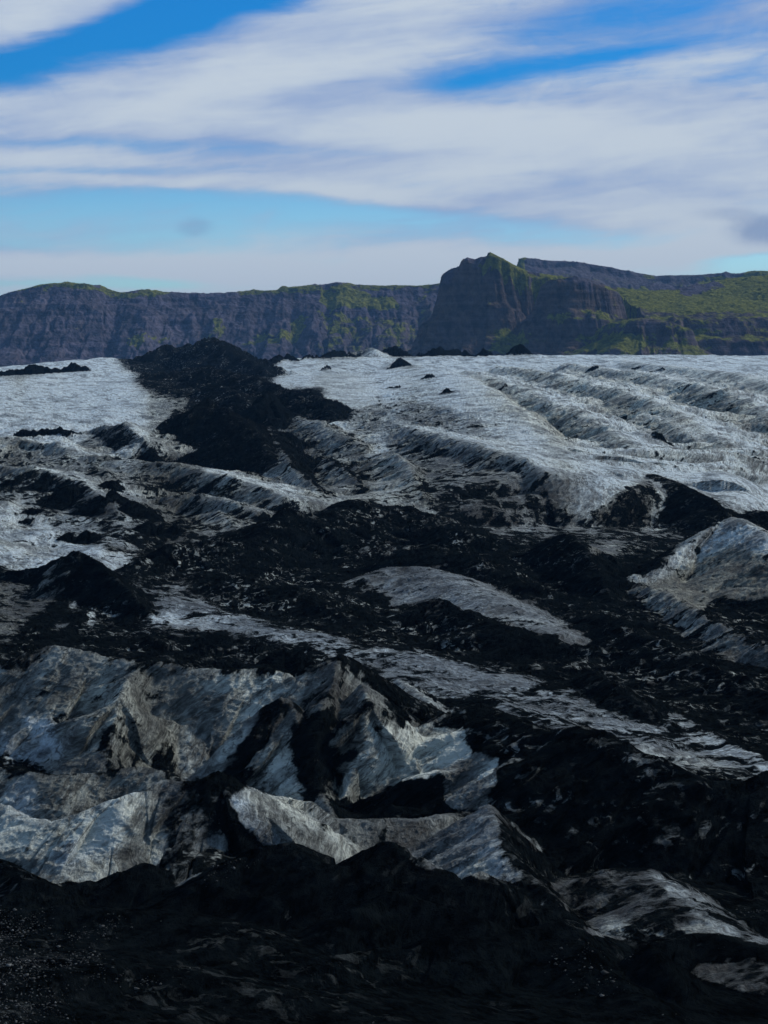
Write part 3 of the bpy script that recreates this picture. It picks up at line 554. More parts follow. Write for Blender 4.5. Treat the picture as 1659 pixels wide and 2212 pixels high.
for (x, y, wd, ht, lb) in ((25,1050,44,16,'black ash mound on grey ice touching the left edge'),(110,1040,30,12,'thin black ash mound right of the one at the left edge'),
  (165,1062,44,20,'broad black ash mound in the grey hollow at the left, upper of a pair'),(225,1082,36,24,'black ash mound in the grey hollow at the left, lower right of a pair'),(75,1108,30,14,'faint dark ash mound on the pale ice below the grey hollow, left'),
  (148,1166,24,20,'peaked black ash mound above the big black pyramid, left of a touching pair'),(192,1172,26,22,'flat topped black ash mound above the big black pyramid, right of a touching pair'),
  (232,1052,16,18,'small round black ash knob on the rim of the grey hollow'),(330,1150,40,26,'dark wedge of ash sinking into the ice basin left of the wide speckled hummock'),(380,1150,22,18,'small dark ash lump in the ice basin beside the grey knoll'),(285,1105,30,22,'dark ash mound on the right slope of the grey hollow'),(60,1130,26,8,'thin sooty streak mound on white ice near the left edge')):
    mound('ash_mound', lb, x, y, wd, ht, 'ash mound', 'black ash mounds on the lower left ice')
for (x, y, wd, ht, lb) in ((330,1395,30,26,'leftmost black ash lump behind the crest of the great ice wall'),(440,1410,50,30,'widest black ash lump behind the dip in the great ice wall crest'),(545,1405,40,24,'black ash lump behind the great ice wall crest, left of the two pointed ones'),
  (618,1425,28,36,'taller pointed black ash lump left of the great ice wall summit'),(658,1432,26,26,'smaller pointed black ash lump nearest the great ice wall summit'),(500,1440,40,16,'flat black ash lump directly on the crest of the great ice wall')):
    mound('ash_lump', lb, x, y, wd, ht, 'ash mound', 'black ash lumps behind the crest of the great ice wall', (.93,.3,.5,.5), ASH)
NC, NR = 1500, 1750
Uf, Yf = grid(-.30, .30, NC, NR, 84, 2350, base_glacier, RID, .0028, warp=warp_ice)
X = (Uf*Yf).ravel().astype(np.float32); Y = Yf.ravel().astype(np.float32)
import time; _t0 = time.time()
def tick(n): print('TICK', n, round(time.time()-_t0, 1))
wx, wy = warp_ice(X, Y)
Z, ID, side, dm = heights(X + wx, Y + wy, base_glacier, RID, .0028)
v = (Z/Y).reshape(NR, NC); tick('heights')
uf = Uf[0]
# cover: (ash, tone of the bare ice, warmth, glints)
A = np.zeros((NR, NC, 4), np.float32)
far = np.clip((Yf-430)/80, 0, 1)[..., None]
A[:] = np.array(SPK, np.float32)*(1-far) + np.array((.15, .92, .12, 0), np.float32)*far
A[:] = A + (np.array((.985, .3, .35, .12), np.float32) - A)*np.clip((150-Yf)/15, 0, 1)[..., None]
ij = np.mgrid[0:NR, 0:NC].astype(np.float32)
jx = fbm(ij[1], ij[0], 60, 5, .6, seed=31); jy = fbm(ij[1], ij[0], 60, 5, .6, seed=32)
POLY = [
 ([(-300,850),(150,850),(420,895),(420,930),(330,900),(170,905),(-300,930)], (.17,.85,.12,0)),
 ([(1040,850),(1180,845),(1300,845),(1500,880),(1900,880),(1900,1020),(1440,1012),(1300,1075),(1210,1090),(1205,1000),(1130,920)], (.22,.62,.62,0)),
 ([(1180,800),(1400,810),(1900,840),(1900,880),(1500,870),(1300,850)], (.17,.74,.4,0)),
 ([(860,860),(960,880),(1100,960),(1190,1010),(1210,1100),(1100,1145),(960,1120),(880,1000),(720,905)], (.34,.56,.25,0)),
 ([(960,960),(1060,985),(1150,1020),(1205,1080),(1205,1120),(1100,1145),(960,1122),(900,1020)], (.42,.40,.4,.1)),
 ([(255,775),(455,728),(575,800),(605,845),(690,850),(715,905),(700,918),(640,905),(590,925),(578,960),(600,1010),(640,1060),(600,1060),(545,1012),(480,1000),(420,990),(345,985),(310,955),(365,910),(415,895),(400,878),(345,845),(295,832),(320,815)], SPK),
 ([(-300,960),(60,955),(150,965),(200,945),(330,965),(480,1005),(560,1030),(640,1060),(740,1090),(620,1110),(560,1145),(520,1170),(380,1190),(260,1120),(150,1060),(-300,1010)], (.42,.46,.55,.1)),
 ([(-300,1010),(100,1020),(260,1090),(330,1160),(420,1170),(330,1205),(250,1237),(150,1190),(90,1120),(-300,1090)], (.45,.58,.25,.1)),
 ([(-300,1080),(40,1090),(120,1150),(240,1195),(310,1210),(250,1240),(130,1225),(-300,1242)], (.16,.80,.05,0)),
 ([(575,905),(700,905),(780,1000),(860,980),(900,1020),(950,1115),(830,1110),(740,1090),(640,1050),(580,970)], (.34,.50,.5,.1)),
 ([(240,1240),(330,1255),(430,1300),(480,1320),(650,1358),(800,1395),(1000,1425),(1150,1465),(1300,1520),(1500,1590),(1900,1740),(1900,1800),(1600,1665),(1450,1625),(1250,1592),(1050,1540),(900,1560),(800,1480),(740,1432),(640,1400),(500,1375),(290,1362),(330,1335)], (.50,.50,.02,.2)),
 ([(440,1330),(650,1362),(900,1410),(1150,1470),(1140,1490),(900,1440),(640,1385),(440,1360)], (.42,.62,0,.2)),
 ([(318,1332),(345,1324),(400,1345),(480,1362),(420,1372),(355,1366)], (.08,.95,0,0)),
 ([(340,1262),(400,1262),(450,1300),(440,1312),(380,1290)], (.25,.5,0,0)),
 ([(1370,1498),(1460,1542),(1560,1596),(1900,1760),(1900,1780),(1560,1618),(1450,1562)], (.25,.75,.05,0)),
 ([(1200,1580),(1300,1600),(1420,1620),(1560,1640),(1600,1680),(1420,1660),(1300,1625)], (.42,.55,.4,.2)),
]
paint(A, POLY, uf, v, 22, jx, jy)
IDg = ID.reshape(NR, NC); sd = side.reshape(NR, NC)[..., None]
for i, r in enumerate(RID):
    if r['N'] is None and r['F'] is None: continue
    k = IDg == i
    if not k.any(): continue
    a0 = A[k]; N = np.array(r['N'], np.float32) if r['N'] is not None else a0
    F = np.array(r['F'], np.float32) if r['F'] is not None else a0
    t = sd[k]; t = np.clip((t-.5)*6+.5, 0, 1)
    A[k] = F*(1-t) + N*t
LATE = [
 # great wall: sooty crests and stripes; lit faces, shaded hollow painted into the tone
 ([(715,1425),(737,1415),(790,1460),(905,1570),(900,1585),(860,1560),(800,1480),(745,1440)], (.85,.4,.4,.3)),
 ([(0,1445),(60,1410),(110,1402),(80,1440),(60,1460)], (.7,.3,.5,.3)),
 ([(200,1540),(215,1570),(240,1640),(250,1690),(232,1670),(205,1600)], (.95,.3,.5,.2)),
 ([(380,1550),(560,1450),(700,1470),(560,1560),(480,1680),(390,1690)], (.12,.52,.65,0)),
 ([(240,1440),(440,1450),(400,1500),(300,1540),(230,1500)], (.30,.36,.8,0)),
 ([(100,1480),(240,1520),(230,1600),(150,1560)], (.30,.30,.8,0)),
 ([(655,1560),(700,1470),(745,1450),(790,1540),(800,1600),(740,1690),(725,1760),(680,1690)], (.45,.18,.8,0)),  # shade of the hollow painted in as a darker tone
 ([(664,1560),(700,1540),(722,1600),(712,1700),(690,1680)], (.75,.12,.8,0)),
 ([(785,1560),(860,1570),(1000,1560),(1040,1640),(960,1690),(800,1700),(790,1640)], (.10,.60,.7,0)),
 ([(960,1660),(1045,1620),(1062,1740),(1000,1760),(960,1740)], (.15,.22,.5,0)),
 ([(1035,1640),(1060,1625),(1082,1650),(1085,1700),(1060,1705)], (.15,.6,.6,0)),
 ([(1000,1530),(1040,1520),(1070,1560),(1090,1650),(1060,1640),(1030,1600)], (.97,.3,.4,.3)),
 # buttress: dark left flank, warm broken face
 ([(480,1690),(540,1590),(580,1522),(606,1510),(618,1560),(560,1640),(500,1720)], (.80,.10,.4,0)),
 ([(575,1530),(606,1509),(640,1528),(620,1545)], (.98,.1,.4,0)),
 ([(590,1640),(650,1620),(690,1720),(640,1790),(580,1760)], (.14,.56,.7,0)),
 ([(640,1545),(660,1590),(690,1700),(700,1760),(655,1700),(640,1620)], (.85,.2,.4,.1)),
 # blue slab
 ([(55,1540),(80,1545),(140,1620),(135,1650),(85,1600)], (.05,.95,0,0)),
 ([(0,1560),(30,1580),(50,1640),(20,1650)], (.15,.6,0,0)),
 # blotched wall
 ([(190,1770),(275,1735),(275,1800),(255,1870),(190,1865),(160,1830)], (.03,.95,.55,0)),
 ([(115,1840),(170,1815),(180,1880),(130,1880)], (.05,.75,.2,0)),
 ([(0,1700),(60,1680),(100,1730),(60,1770),(0,1740)], (.10,.62,.2,0)),
 ([(340,1700),(472,1667),(520,1690),(480,1750),(470,1800),(440,1900),(350,1880),(360,1780)], (.50,.24,.4,.1)),
 ([(398,1690),(430,1692),(472,1664),(500,1680),(518,1702),(505,1745),(520,1795),(575,1828),(605,1832),(620,1900),(440,1920),(478,1840),(480,1770),(440,1725)], (.97,.3,.3,.25)),
 ([(515,1700),(548,1762),(594,1826),(545,1815),(508,1760)], (.25,.30,.0,.1)),
 ([(500,1735),(540,1730),(545,1745),(505,1748)], (.2,.7,.0,0)),
 ([(360,1880),(440,1850),(440,1930),(370,1925)], (.3,.2,.4,.1)),
 # pyramid flank and ice patches
 ([(-100,1250),(60,1240),(140,1212),(152,1230),(110,1300),(50,1345),(-100,1380)], (.50,.26,.6,.2)),
 ([(-100,1380),(50,1300),(70,1310),(20,1390),(-100,1430)], (.5,.26,.7,.2)),
 ([(180,1336),(188,1318),(194,1302),(198,1320),(202,1352),(190,1350)], (.0,.95,.05,0)),
 ([(143,1308),(158,1298),(164,1306),(150,1318)], (.05,.75,.05,0)),
 ([(118,1344),(145,1340),(143,1350),(120,1352)], (.05,.6,.05,0)),
 # arched ridge: green grey face under the pale strip
 ([(1385,1262),(1440,1248),(1500,1210),(1560,1182),(1620,1180),(1700,1210),(1700,1290),(1560,1290),(1500,1330),(1440,1290)], (.22,.24,.95,0)),
 ([(1490,1175),(1530,1148),(1545,1152),(1500,1182)], (.97,.3,.3,0)),
 # grey ridge face at right
 ([(1310,1080),(1380,1040),(1420,1060),(1400,1130),(1330,1150),(1290,1120)], (.55,.22,.7,.2)),
 ([(1270,1170),(1370,1165),(1330,1195),(1280,1210)], (.35,.34,.6,.1)),
 ([(1340,1210),(1430,1195),(1440,1215),(1360,1245),(1300,1240)], (1,.2,.4,0)),
 ([(930,1062),(1060,1050),(1190,1040),(1205,1135),(930,1135)], (.52,.36,.4,.15)),
 # dark dome lower edge, pale bits
 ([(1200,2000),(1300,1985),(1420,2020),(1460,2030),(1265,2030)], (.25,.42,.5,.1)),
 ([(1470,1990),(1530,2000),(1560,2025),(1480,2020)], (.2,.42,.7,.1)),
 ([(700,1770),(840,1772),(1000,1775),(960,1880),(860,1830),(780,1830)], (.25,.20,.5,0)),
 ([(1075,1790),(1150,1830),(1260,1890),(1150,1905),(1170,1960),(1120,1890)], (.82,.25,.4,.4)),
 ([(1035,1750),(1050,1742),(1052,1775),(1040,1772)], (.05,.7,.5,0)),
 ([(1130,1900),(1280,1893),(1330,1876),(1400,1885),(1460,1930),(1470,1985),(1300,1985),(1180,1960)], (.52,.13,.4,.1)),
 ([(1395,1878),(1480,1928),(1600,2022),(1665,2050),(1560,2022),(1440,1930)], (.25,.42,.2,0)),
 ([(1180,1960),(1300,1990),(1320,2010),(1260,2020),(1200,1985)], (.75,.2,.4,.1)),
 ([(870,1850),(960,1790),(1040,1780),(1000,1850),(950,1890)], (.22,.28,.4,.1)),
 ([(985,1900),(1030,1850),(1060,1870),(1060,1900),(1020,1905)], (.2,.42,.65,.1)),
 ([(610,1960),(640,1965),(740,1990),(720,2010),(650,2010),(600,1980)], (.65,.25,.3,.3)),
 ([(560,1960),(590,1965),(640,2000),(600,1995)], (.7,.25,.3,.2)),
]
paint(A, LATE, uf, v, 14, jx, jy)

tick('paint')
def boxblur(M, rad, n=2):
    for ax in (0, 1):
        for _ in range(n):
            c = np.cumsum(np.pad(M, [(rad+1, rad) if a == ax else (0,0) for a in (0,1)], 'edge').astype(np.float64), ax); sh = M.shape[ax]
            M = ((np.take(c, range(2*rad+1, 2*rad+1+sh), ax) - np.take(c, range(0, sh), ax))/(2*rad+1)).astype(np.float32)
    return M
A0 = A.copy()
for ch_, rad in ((0, 7), (1, 6), (2, 10), (3, 8)): A[..., ch_] = .25*A[..., ch_] + .75*boxblur(A[..., ch_], rad)
crisp = np.array([r['N'] == BLK for r in RID] + [False])[IDg]
A[crisp] = A0[crisp]
A[..., 0] += (A[..., 0] > .8)*(.13*fbm(X, Y*.6, 26, 4, .6, seed=91).reshape(NR, NC))*np.clip((Yf-165)/30, 0, 1)*~crisp
gx_ = np.gradient(Z.reshape(NR, NC), axis=1)/np.maximum(np.abs(np.gradient(X.reshape(NR, NC), axis=1)), .02)
gy_ = np.gradient(Z.reshape(NR, NC), axis=0)/np.maximum(np.gradient(Y.reshape(NR, NC), axis=0), .004)
stp = boxblur(np.clip(np.hypot(np.clip(gx_, -2, 2), np.clip(gy_, -2, 2)), 0, 2), 3, 1)
hollow = boxblur(Z.reshape(NR, NC), 26, 2) - Z.reshape(NR, NC)              # depth below the smoothed surface; hollows and steep faces are darkened below
hol = np.clip(hollow/(.004*Yf), -1, 1)
mid = np.clip((Yf-330)/100, 0, 1)*(A[..., 0] < .8)
A[..., 0] += mid*(.20*np.clip(stp-.18, 0, .8) + .09*hol)
A[..., 1] *= 1 - mid*.40*np.clip(stp-.15, 0, .8)
A[..., 2] += mid*.45*np.clip(stp-.15, 0, .8)
# relief: metres of roughness that follow what the surface is made of
ash = A[..., 0].ravel()
near = np.clip((420-Y)/200, 0, 1); farw = np.clip((Y-420)/300, 0, 1)
P3 = np.stack([X, Y, Z], -1).reshape(NR, NC, 3).astype(np.float32)
gi = np.gradient(P3, axis=1); gj = np.gradient(P3, axis=0)
NRM = np.cross(gi, gj); NRM /= np.linalg.norm(NRM, axis=2, keepdims=True) + 1e-9; NRM[NRM[..., 2] < 0] *= -1
# ease the normals so that sharp crests do not tear
for ax in (0, 1):
    for _ in range(3):
        p = np.pad(NRM, [(2,2) if a == ax else (0,0) for a in (0,1,2)], 'edge'); n_ = NRM.shape[ax]
        NRM = sum(np.take(p, range(o_, o_+n_), ax) for o_ in range(5))/5
NRM = (NRM/(np.linalg.norm(NRM, axis=2, keepdims=True)+1e-9)).reshape(-1, 3)
B2 = np.cross(FOL, [0, 0, 1.0]); B2 /= np.linalg.norm(B2); B3 = np.cross(FOL, B2)
e1 = X*FOL[0] + Y*FOL[1] + Z*FOL[2]; e2 = X*B2[0] + Y*B2[1] + Z*B2[2]; e3 = X*B3[0] + Y*B3[1] + Z*B3[2]
st = e2 + .8*e3
icy = 1 - ash
dn = np.zeros_like(X)
nw = 1 - farw
wob = 1.2*fbm(e2, e3, 9, 3, .5, seed=40)
dn += nw*icy*(.42*fbm(e1 + wob, st*.22, 3.4, 5, .58, True, seed=41) + .30*fbm(e1*1.2, st*.5, 7, 3, .5, seed=42))
dn += nw*icy*(.12*fbm(e1, st*.3, .9, 3, .62, True, seed=47) + .16*fbm(X + Z, Y + Z*.7, 1.8, 4, .6, True, seed=49))
dn += nw*ash*(.45*fbm(X + .3*Z, Y, 4.2, 5, .60, True, seed=43) + .25*fbm(e1, st*.3, 1.6, 4, .6, True, seed=48))*(.45+.55*np.clip((Y-140)/80, 0, 1))
dn += farw*(1.5*fbm(e1, st*.22, 8, 6, .62, True, seed=45) + .6*fbm(X, Y*.5, 20, 4, .55, seed=44))*(.55+.45*np.clip((1200-Y)/400, 0, 1))
dn += farw*ash*(2.2*fbm(X, Y*.7, 11, 5, .62, True, seed=46))
tick('relief')
edge_f = np.clip((Y-86)/6, 0, 1)
V = np.stack([X, Y, Z + ZC], 1) + NRM*(dn*edge_f)[:, None]
vi = np.arange(NR*NC).reshape(NR, NC)
quads = np.stack([vi[:-1,:-1], vi[:-1,1:], vi[1:,1:], vi[1:,:-1]], -1).reshape(-1, 4)
att = A.reshape(-1, 4)
# who owns each face
asm = A[..., 0].copy()
for ax in (0, 1):
    for _ in range(3):
        c = np.cumsum(np.pad(asm, [(8,7) if a == ax else (0,0) for a in (0,1)], 'edge'), ax)
        sh = asm.shape[ax]
        hi = np.take(c, range(15, 15+sh), ax) if c.shape[ax] >= 15+sh else np.take(c, range(c.shape[ax]-sh, c.shape[ax]), ax)
        asm = (hi - np.take(c, range(0, sh), ax))/15.0
named = np.array([r['name'] is not None for r in RID] + [False])
own = np.where(named[IDg], IDg, np.where(asm > .6, -2, -1)).astype(np.int16)
fo = own[:-1, :-1].ravel()
tick('own')
def comps(M, F=2, mn=900):
    # connected pieces of a face mask; leftovers join the biggest piece
    r_, c_ = np.nonzero(M.any(1))[0], np.nonzero(M.any(0))[0]
    if len(r_) == 0: return []
    y0, y1, x0, x1 = r_[0], r_[-1]+1, c_[0], c_[-1]+1; Q = M[y0:y1, x0:x1]
    h_, w_ = Q.shape; hp, wp = -(-h_//F), -(-w_//F)
    P_ = np.zeros((hp*F+2*F, wp*F+2*F), bool); P_[F:F+h_, F:F+w_] = Q; C_ = P_.reshape(hp+2, F, wp+2, F).all((1, 3)).ravel().tolist()
    W_ = wp+2; L = [0]*len(C_); n = 0; sizes = []
    for k0 in range(len(C_)):
        if not C_[k0] or L[k0]: continue
        n += 1; st_ = [k0]; L[k0] = n; k_ = 0
        while st_:
            k1 = st_.pop(); k_ += 1
            for k2 in (k1+1, k1-1, k1+W_, k1-W_):
                if C_[k2] and not L[k2]: L[k2] = n; st_.append(k2)
        sizes.append(k_*F*F)
    if n == 0: return [M]
    big_ = np.zeros(M.shape, np.int32); g_ = np.repeat(np.repeat(np.array(L, np.int32).reshape(hp+2, W_), F, 0), F, 1)
    for _ in range(2*F):                       # grow each piece over its ragged rim
        for dy_, dx_ in ((0,1),(0,-1),(1,0),(-1,0)):
            sh_ = np.roll(g_, (dy_, dx_), (0, 1)); g_ = np.where((g_ == 0) & P_, sh_, g_)
    big_[y0:y1, x0:x1] = g_[F:F+h_, F:F+w_]
    main = int(np.argmax(sizes))+1
    keep = [i_+1 for i_, z_ in enumerate(sizes) if z_ > mn or i_+1 == main]
    return [M & (big_ == i_) for i_ in keep]
def tidy(S, M, mn):
    F = 4; o_ = np.zeros_like(S)
    for c in comps(S):
        if c.sum() > mn: o_ |= c
    return o_
own_f = own[:-1, :-1].copy()
for i, r in enumerate(RID):                  # stray crumbs of a ridge belong to the ground around it
    if r['name'] is None: continue
    M_ = own_f == i
    if M_.sum() < 1500: continue
    K_ = np.zeros_like(M_)
    cs_ = comps(M_, mn=700); mx_ = max([c.sum() for c in cs_] or [0])
    for c in cs_:
        if c.sum() > .35*mx_: K_ |= c
    d_ = M_ & ~K_; own_f[d_] = np.where(asm[:-1, :-1][d_] > .6, -2, -1)
own[:-1, :-1] = own_f; fo = own_f.ravel()
gl = carve(V, quads, fo, -1, 'glacier', att, MG); tag(gl, kind='structure')
mo = carve(V, quads, fo, -2, 'moraine', att, MG); tag(mo, kind='structure')
for i, r in enumerate(RID):
    if r['name'] is None: continue
    nf = int((fo == i).sum())
    if nf < 12: print('HIDDEN', r['name'], r['label']); continue
    me_ = (fo == i); M2 = own[:-1, :-1] == i; S2 = (asm[:-1, :-1] > .60) & M2
    f_ = S2.sum()/M2.sum()
    parts = []
    if nf > 3500 and .10 < f_ < .90:
        S2 = tidy(S2, M2, 2500); S2 = M2 & ~tidy(M2 & ~S2, M2, 2500)
        parts = [('ash_cover', c) for c in comps(S2)] + [('bare_ice', c) for c in comps(M2 & ~S2)]
    if 1 < len(parts) < 6 and len({p[0] for p in parts}) == 2:
        root = bpy.data.objects.new(r['name'], None); sc.collection.objects.link(root)
        q = quads[me_]; c_ = V[q[:, 0]].mean(0); root.location = (c_[0], c_[1], V[q[:, 0], 2].min())
        r_, c_ = np.nonzero(M2.any(1))[0], np.nonzero(M2.any(0))[0]; sl = np.s_[r_[0]:r_[-1]+1, c_[0]:c_[-1]+1]
        Lb = np.zeros(M2[sl].shape, np.int16); Mc = M2[sl]
        for k_, (pn, sel) in enumerate(parts): Lb[sel[sl]] = k_+1
        for _ in range(90):                     # crumbs join whichever piece they touch
            if not ((Lb == 0) & Mc).any(): break
            for ax, d_ in ((0,1),(0,-1),(1,1),(1,-1)):
                Lb = np.where((Lb == 0) & Mc, np.roll(Lb, d_, ax), Lb)
        Lb[(Lb == 0) & Mc] = 1
        pp = []
        for k_, (pn, sel) in enumerate(parts):
            full = np.zeros_like(M2); full[sl] = (Lb == k_+1) & Mc; pp.append((pn, full))
        parts = pp
        for pn, sel in parts:
            qq = quads[sel.ravel()]
            used, inv = np.unique(qq.ravel(), return_inverse=True)
            ch = make_mesh(pn, V[used], inv.reshape(-1, 4), att[used], MG); ch.parent = root
        o = root
        bpy.context.view_layer.update()
        for ch in o.children: ch.matrix_parent_inverse = o.matrix_world.inverted()
    else: o = carve(V, quads, fo, i, r['name'], att, MG)
    tag(o, r['label'], r['cat'], r['group'])
# ------------------------------------------------------------------ stones lying on the near ash banks
def stones(n, name, y0, y1, seed):
    rg = np.random.default_rng(seed)
    Yg = Y.reshape(NR, NC); vis = np.nonzero((Y > y0) & (Y < y1) & (np.abs(X/Y) < .24) & (ash > .9))[0]
    cl = fbm(X[vis], Y[vis], 9, 3, .6, seed=81); pr = np.clip(cl+.05, 0, 1)**2*Y[vis]**2 + 1e-3
    pick = rg.choice(vis, n, p=pr.astype(np.float64)/pr.astype(np.float64).sum())
    ico = np.array([(0,0,1),(.9,0,.35),(.28,.86,.3),(-.72,.52,.4),(-.7,-.55,.3),(.3,-.85,.42),(.5,.5,-.6),(-.6,.1,-.6),(.2,-.6,-.6)])
    tri = [(0,1,2),(0,2,3),(0,3,4),(0,4,5),(0,5,1),(1,6,2),(2,7,3),(3,7,4),(4,8,5),(5,8,1),(1,8,6),(2,6,7),(4,7,8),(6,8,7)]
    sz = .035*np.exp(rg.normal(0, .55, n)); sz = np.clip(sz, .02, .30)
    P_ = ico[None]*(1+.35*rg.normal(0, 1, (n, 9, 3)))*sz[:, None, None]*np.array([1, 1, .7])
    a_ = rg.random(n)*6.28; ca, sa = np.cos(a_)[:, None], np.sin(a_)[:, None]
    x_ = P_[..., 0]*ca - P_[..., 1]*sa; y_ = P_[..., 0]*sa + P_[..., 1]*ca
    b_ = V[pick] + rg.normal(0, .08, (n, 3))*np.array([1, 1, 0])
    P_ = np.stack([x_ + b_[:, :1], y_ + b_[:, 1:2], P_[..., 2] + b_[:, 2:3] + .012], -1)
    vs = P_.reshape(-1, 3); tr = (np.array(tri)[None] + (np.arange(n)*9)[:, None, None]).reshape(-1, 3)
    me = bpy.data.meshes.new(name); me.vertices.add(len(vs)); me.vertices.foreach_set('co', vs.astype(np.float32).ravel())
    me.loops.add(len(tr)*3); me.polygons.add(len(tr)); me.loops.foreach_set('vertex_index', tr.astype(np.int32).ravel())
    me.polygons.foreach_set('loop_start', np.arange(0, len(tr)*3, 3, dtype=np.int32)); me.update(calc_edges=True)
    ca_ = me.color_attributes.new('cover', 'FLOAT_COLOR', 'POINT'); t_ = np.repeat(rg.random(n)**2.2, 9)
    ca_.data.foreach_set('color', np.stack([t_, t_, t_, t_], 1).astype(np.float32).ravel())
    m, g = new_mat('basalt and ice stones'); at = g.n('ShaderNodeAttribute', attribute_name='cover')
    finish(m, g, g.mix(at.outputs['Fac'], (.010, .012, .014, 1), (.17, .18, .18, 1)), .85, None, spec=.15)
    me.materials.append(m); o = bpy.data.objects.new(name, me); sc.collection.objects.link(o); return o
tag(stones(13000, 'gravel', 86, 142, 3), kind='stuff')
tick('meshes')

# ------------------------------------------------------------------ mountains beyond the ice
def mountain_material():
    m, g = new_mat('palagonite rock and moss')
    P = g.n('ShaderNodeTexCoord').outputs['Object']; p = g.sep(P)
    at = g.n('ShaderNodeAttribute', attribute_name='cover'); s = g.sep(at.outputs['Color'])
    moss, warm, scree = s[0], s[1], s[2]
    nrm = g.sep(g.n('ShaderNodeNewGeometry').outputs['Normal'])
    h1 = g.m('ADD', p[0], g.m('MULTIPLY', p[1], .6))
    strata = g.noise(g.xyz(g.m('MULTIPLY', h1, .004), g.m('MULTIPLY', p[1], .004), g.m('MULTIPLY', p[2], .085)), 1.0, 7, .66, .4)
    vert = g.noise(g.xyz(g.m('MULTIPLY', h1, .06), g.m('MULTIPLY', p[1], .02), g.m('MULTIPLY', p[2], .012)), 1.0, 7, .66, .5)
    iso = g.noise(P, .022, 9, .68, .4); fine = g.noise(P, .11, 7, .7)
    rock = g.m('ADD', g.m('MULTIPLY', strata, .28), g.m('ADD', g.m('MULTIPLY', vert, .42), g.m('MULTIPLY', fine, .3)))
    rk = g.mix(g.ss(rock, .36, .64), (.018, .018, .028, 1), (.155, .145, .20, 1))
    rk2 = g.mix(g.ss(rock, .36, .64), (.022, .019, .017, 1), (.18, .13, .09, 1))
    c = g.mix(g.m('ADD', warm, g.m('MULTIPLY', g.m('SUBTRACT', iso, .5), 1.6), clamp=True), rk, rk2)
    c = g.mix(g.m('MULTIPLY', g.ss(g.m('ADD', scree, g.m('SUBTRACT', iso, .5)), .35, .75), .7), c, (.115, .108, .13, 1))
    up = g.ss(nrm[2], .25, .8)
    k = g.m('ADD', moss, g.m('ADD', g.m('MULTIPLY', g.m('SUBTRACT', iso, .5), 2.0), g.m('MULTIPLY', g.m('SUBTRACT', rock, .5), 1.2)))
    k = g.m('ADD', k, g.m('MULTIPLY', g.m('SUBTRACT', up, .5), .50))
    k = g.ss(k, .42, .62)
    mc = g.mix(g.ss(fine, .3, .7), (.060, .070, .018, 1), (.225, .235, .05, 1))
    c = g.mix(k, c, mc)
    h = g.m('ADD', g.m('MULTIPLY', rock, 1.0), g.m('MULTIPLY', iso, .8))
    return finish(m, g, c, .95, h, 1.0, 14.0, 0.0)
MM = mountain_material()
MID = []
def MD(name, pts, prof, pfar=[(0,0),(400,120)], **k):
    r = dict(name=name, P=to_world([(x, y, Y) for x, y, Y in pts], 1.0), sN=5.0, sF=5.0, N=None, F=None, seed=len(MID)*2.1+40, prof=prof, pfar=pfar, drop=260)
    r.update(k); MID.append(r)
Y1 = 5400
MD('mountain_range', [(-500,640,Y1),(-250,668,Y1),(-80,655,Y1),(0,638,Y1),(50,625,Y1),(85,615,Y1),(120,610,Y1),(150,608,Y1),(185,613,Y1),(225,622,Y1),(262,632,Y1),(285,629,Y1),(298,627,Y1),(330,630,Y1),(400,633,Y1),(445,636,Y1),(458,633,Y1),(485,634,Y1),(500,631,Y1),(520,631,Y1),(545,625,Y1),(600,626,Y1),(612,621,Y1),(690,616,Y1),(730,610,Y1),(760,614,Y1),(830,616,Y1),(900,617,Y1),(960,612,Y1),(1100,600,Y1)],
   [(0,0),(14,5),(55,36),(105,54),(160,86),(250,124),(360,165),(480,200),(600,225)], [(0,0),(800,90)], jag=3, lam=110, gul=.34, rnd=3)
MD('mountain_range', [(1122,560,5900),(1135,558,5900),(1160,560,5900),(1200,563,5900),(1265,567,5900),(1300,574,5900),(1340,582,5900),(1380,590,5900),(1420,596,5900),(1490,594,5900),(1530,591,5900),(1570,589,5900),(1600,590,5900),(1640,584,5900),(1700,588,5900),(2000,600,5900)],
   [(0,0),(12,4),(30,22),(200,80),(500,150),(900,250),(1100,340)], [(0,0),(800,90)], cap=6, jag=3, lam=120, gul=.35, rnd=3)
MD('headland', [(972,584,4150),(984,578,4130),(998,573,4120),(1002,560,4120),(1010,555,4120),(1018,558,4120),(1026,560,4120),(1036,555,4120),(1053,553,4120),(1060,545,4120),(1070,549,4120),(1090,559,4130),(1112,572,4140),(1140,586,4150),(1175,592,4160),(1230,598,4200),(1290,606,4260)],
   [(0,0),(6,3),(16,12),(24,60),(36,96),(48,104),(62,146),(96,174),(160,212),(300,250)], [(0,0),(50,6),(200,60),(600,200)], jag=1.5, lam=40, gul=.28, rnd=1)
MD('headland', [(1178,606,4060),(1210,598,4040),(1240,597,4030),(1275,603,4040),(1305,614,4060),(1330,628,4100)],
   [(0,0),(12,12),(28,62),(52,78),(70,115),(110,150),(180,200),(300,240)], [(0,0),(20,5),(300,60)], jag=3, lam=40, gul=.35, rnd=1)
MD('plateau', [(1320,622,4560),(1400,630,4560),(1480,624,4650),(1540,612,4700),(1600,598,4750),(1659,593,4800),(1800,590,4800),(2050,590,4800)],
   [(0,0),(60,10),(620,74),(645,102),(690,112),(715,146),(780,160),(800,186),(950,215)], [(0,0),(300,60)], cap=7, jag=3, lam=150, gul=.10, rnd=3)
MD('plateau', [(1310,712,3960),(1335,690,3900),(1380,688,3860),(1440,694,3850),(1470,706,3850)], [(0,0),(20,8),(40,40),(90,60),(130,110)], [(0,0),(200,40)], jag=3, lam=60, gul=.5, rnd=3)
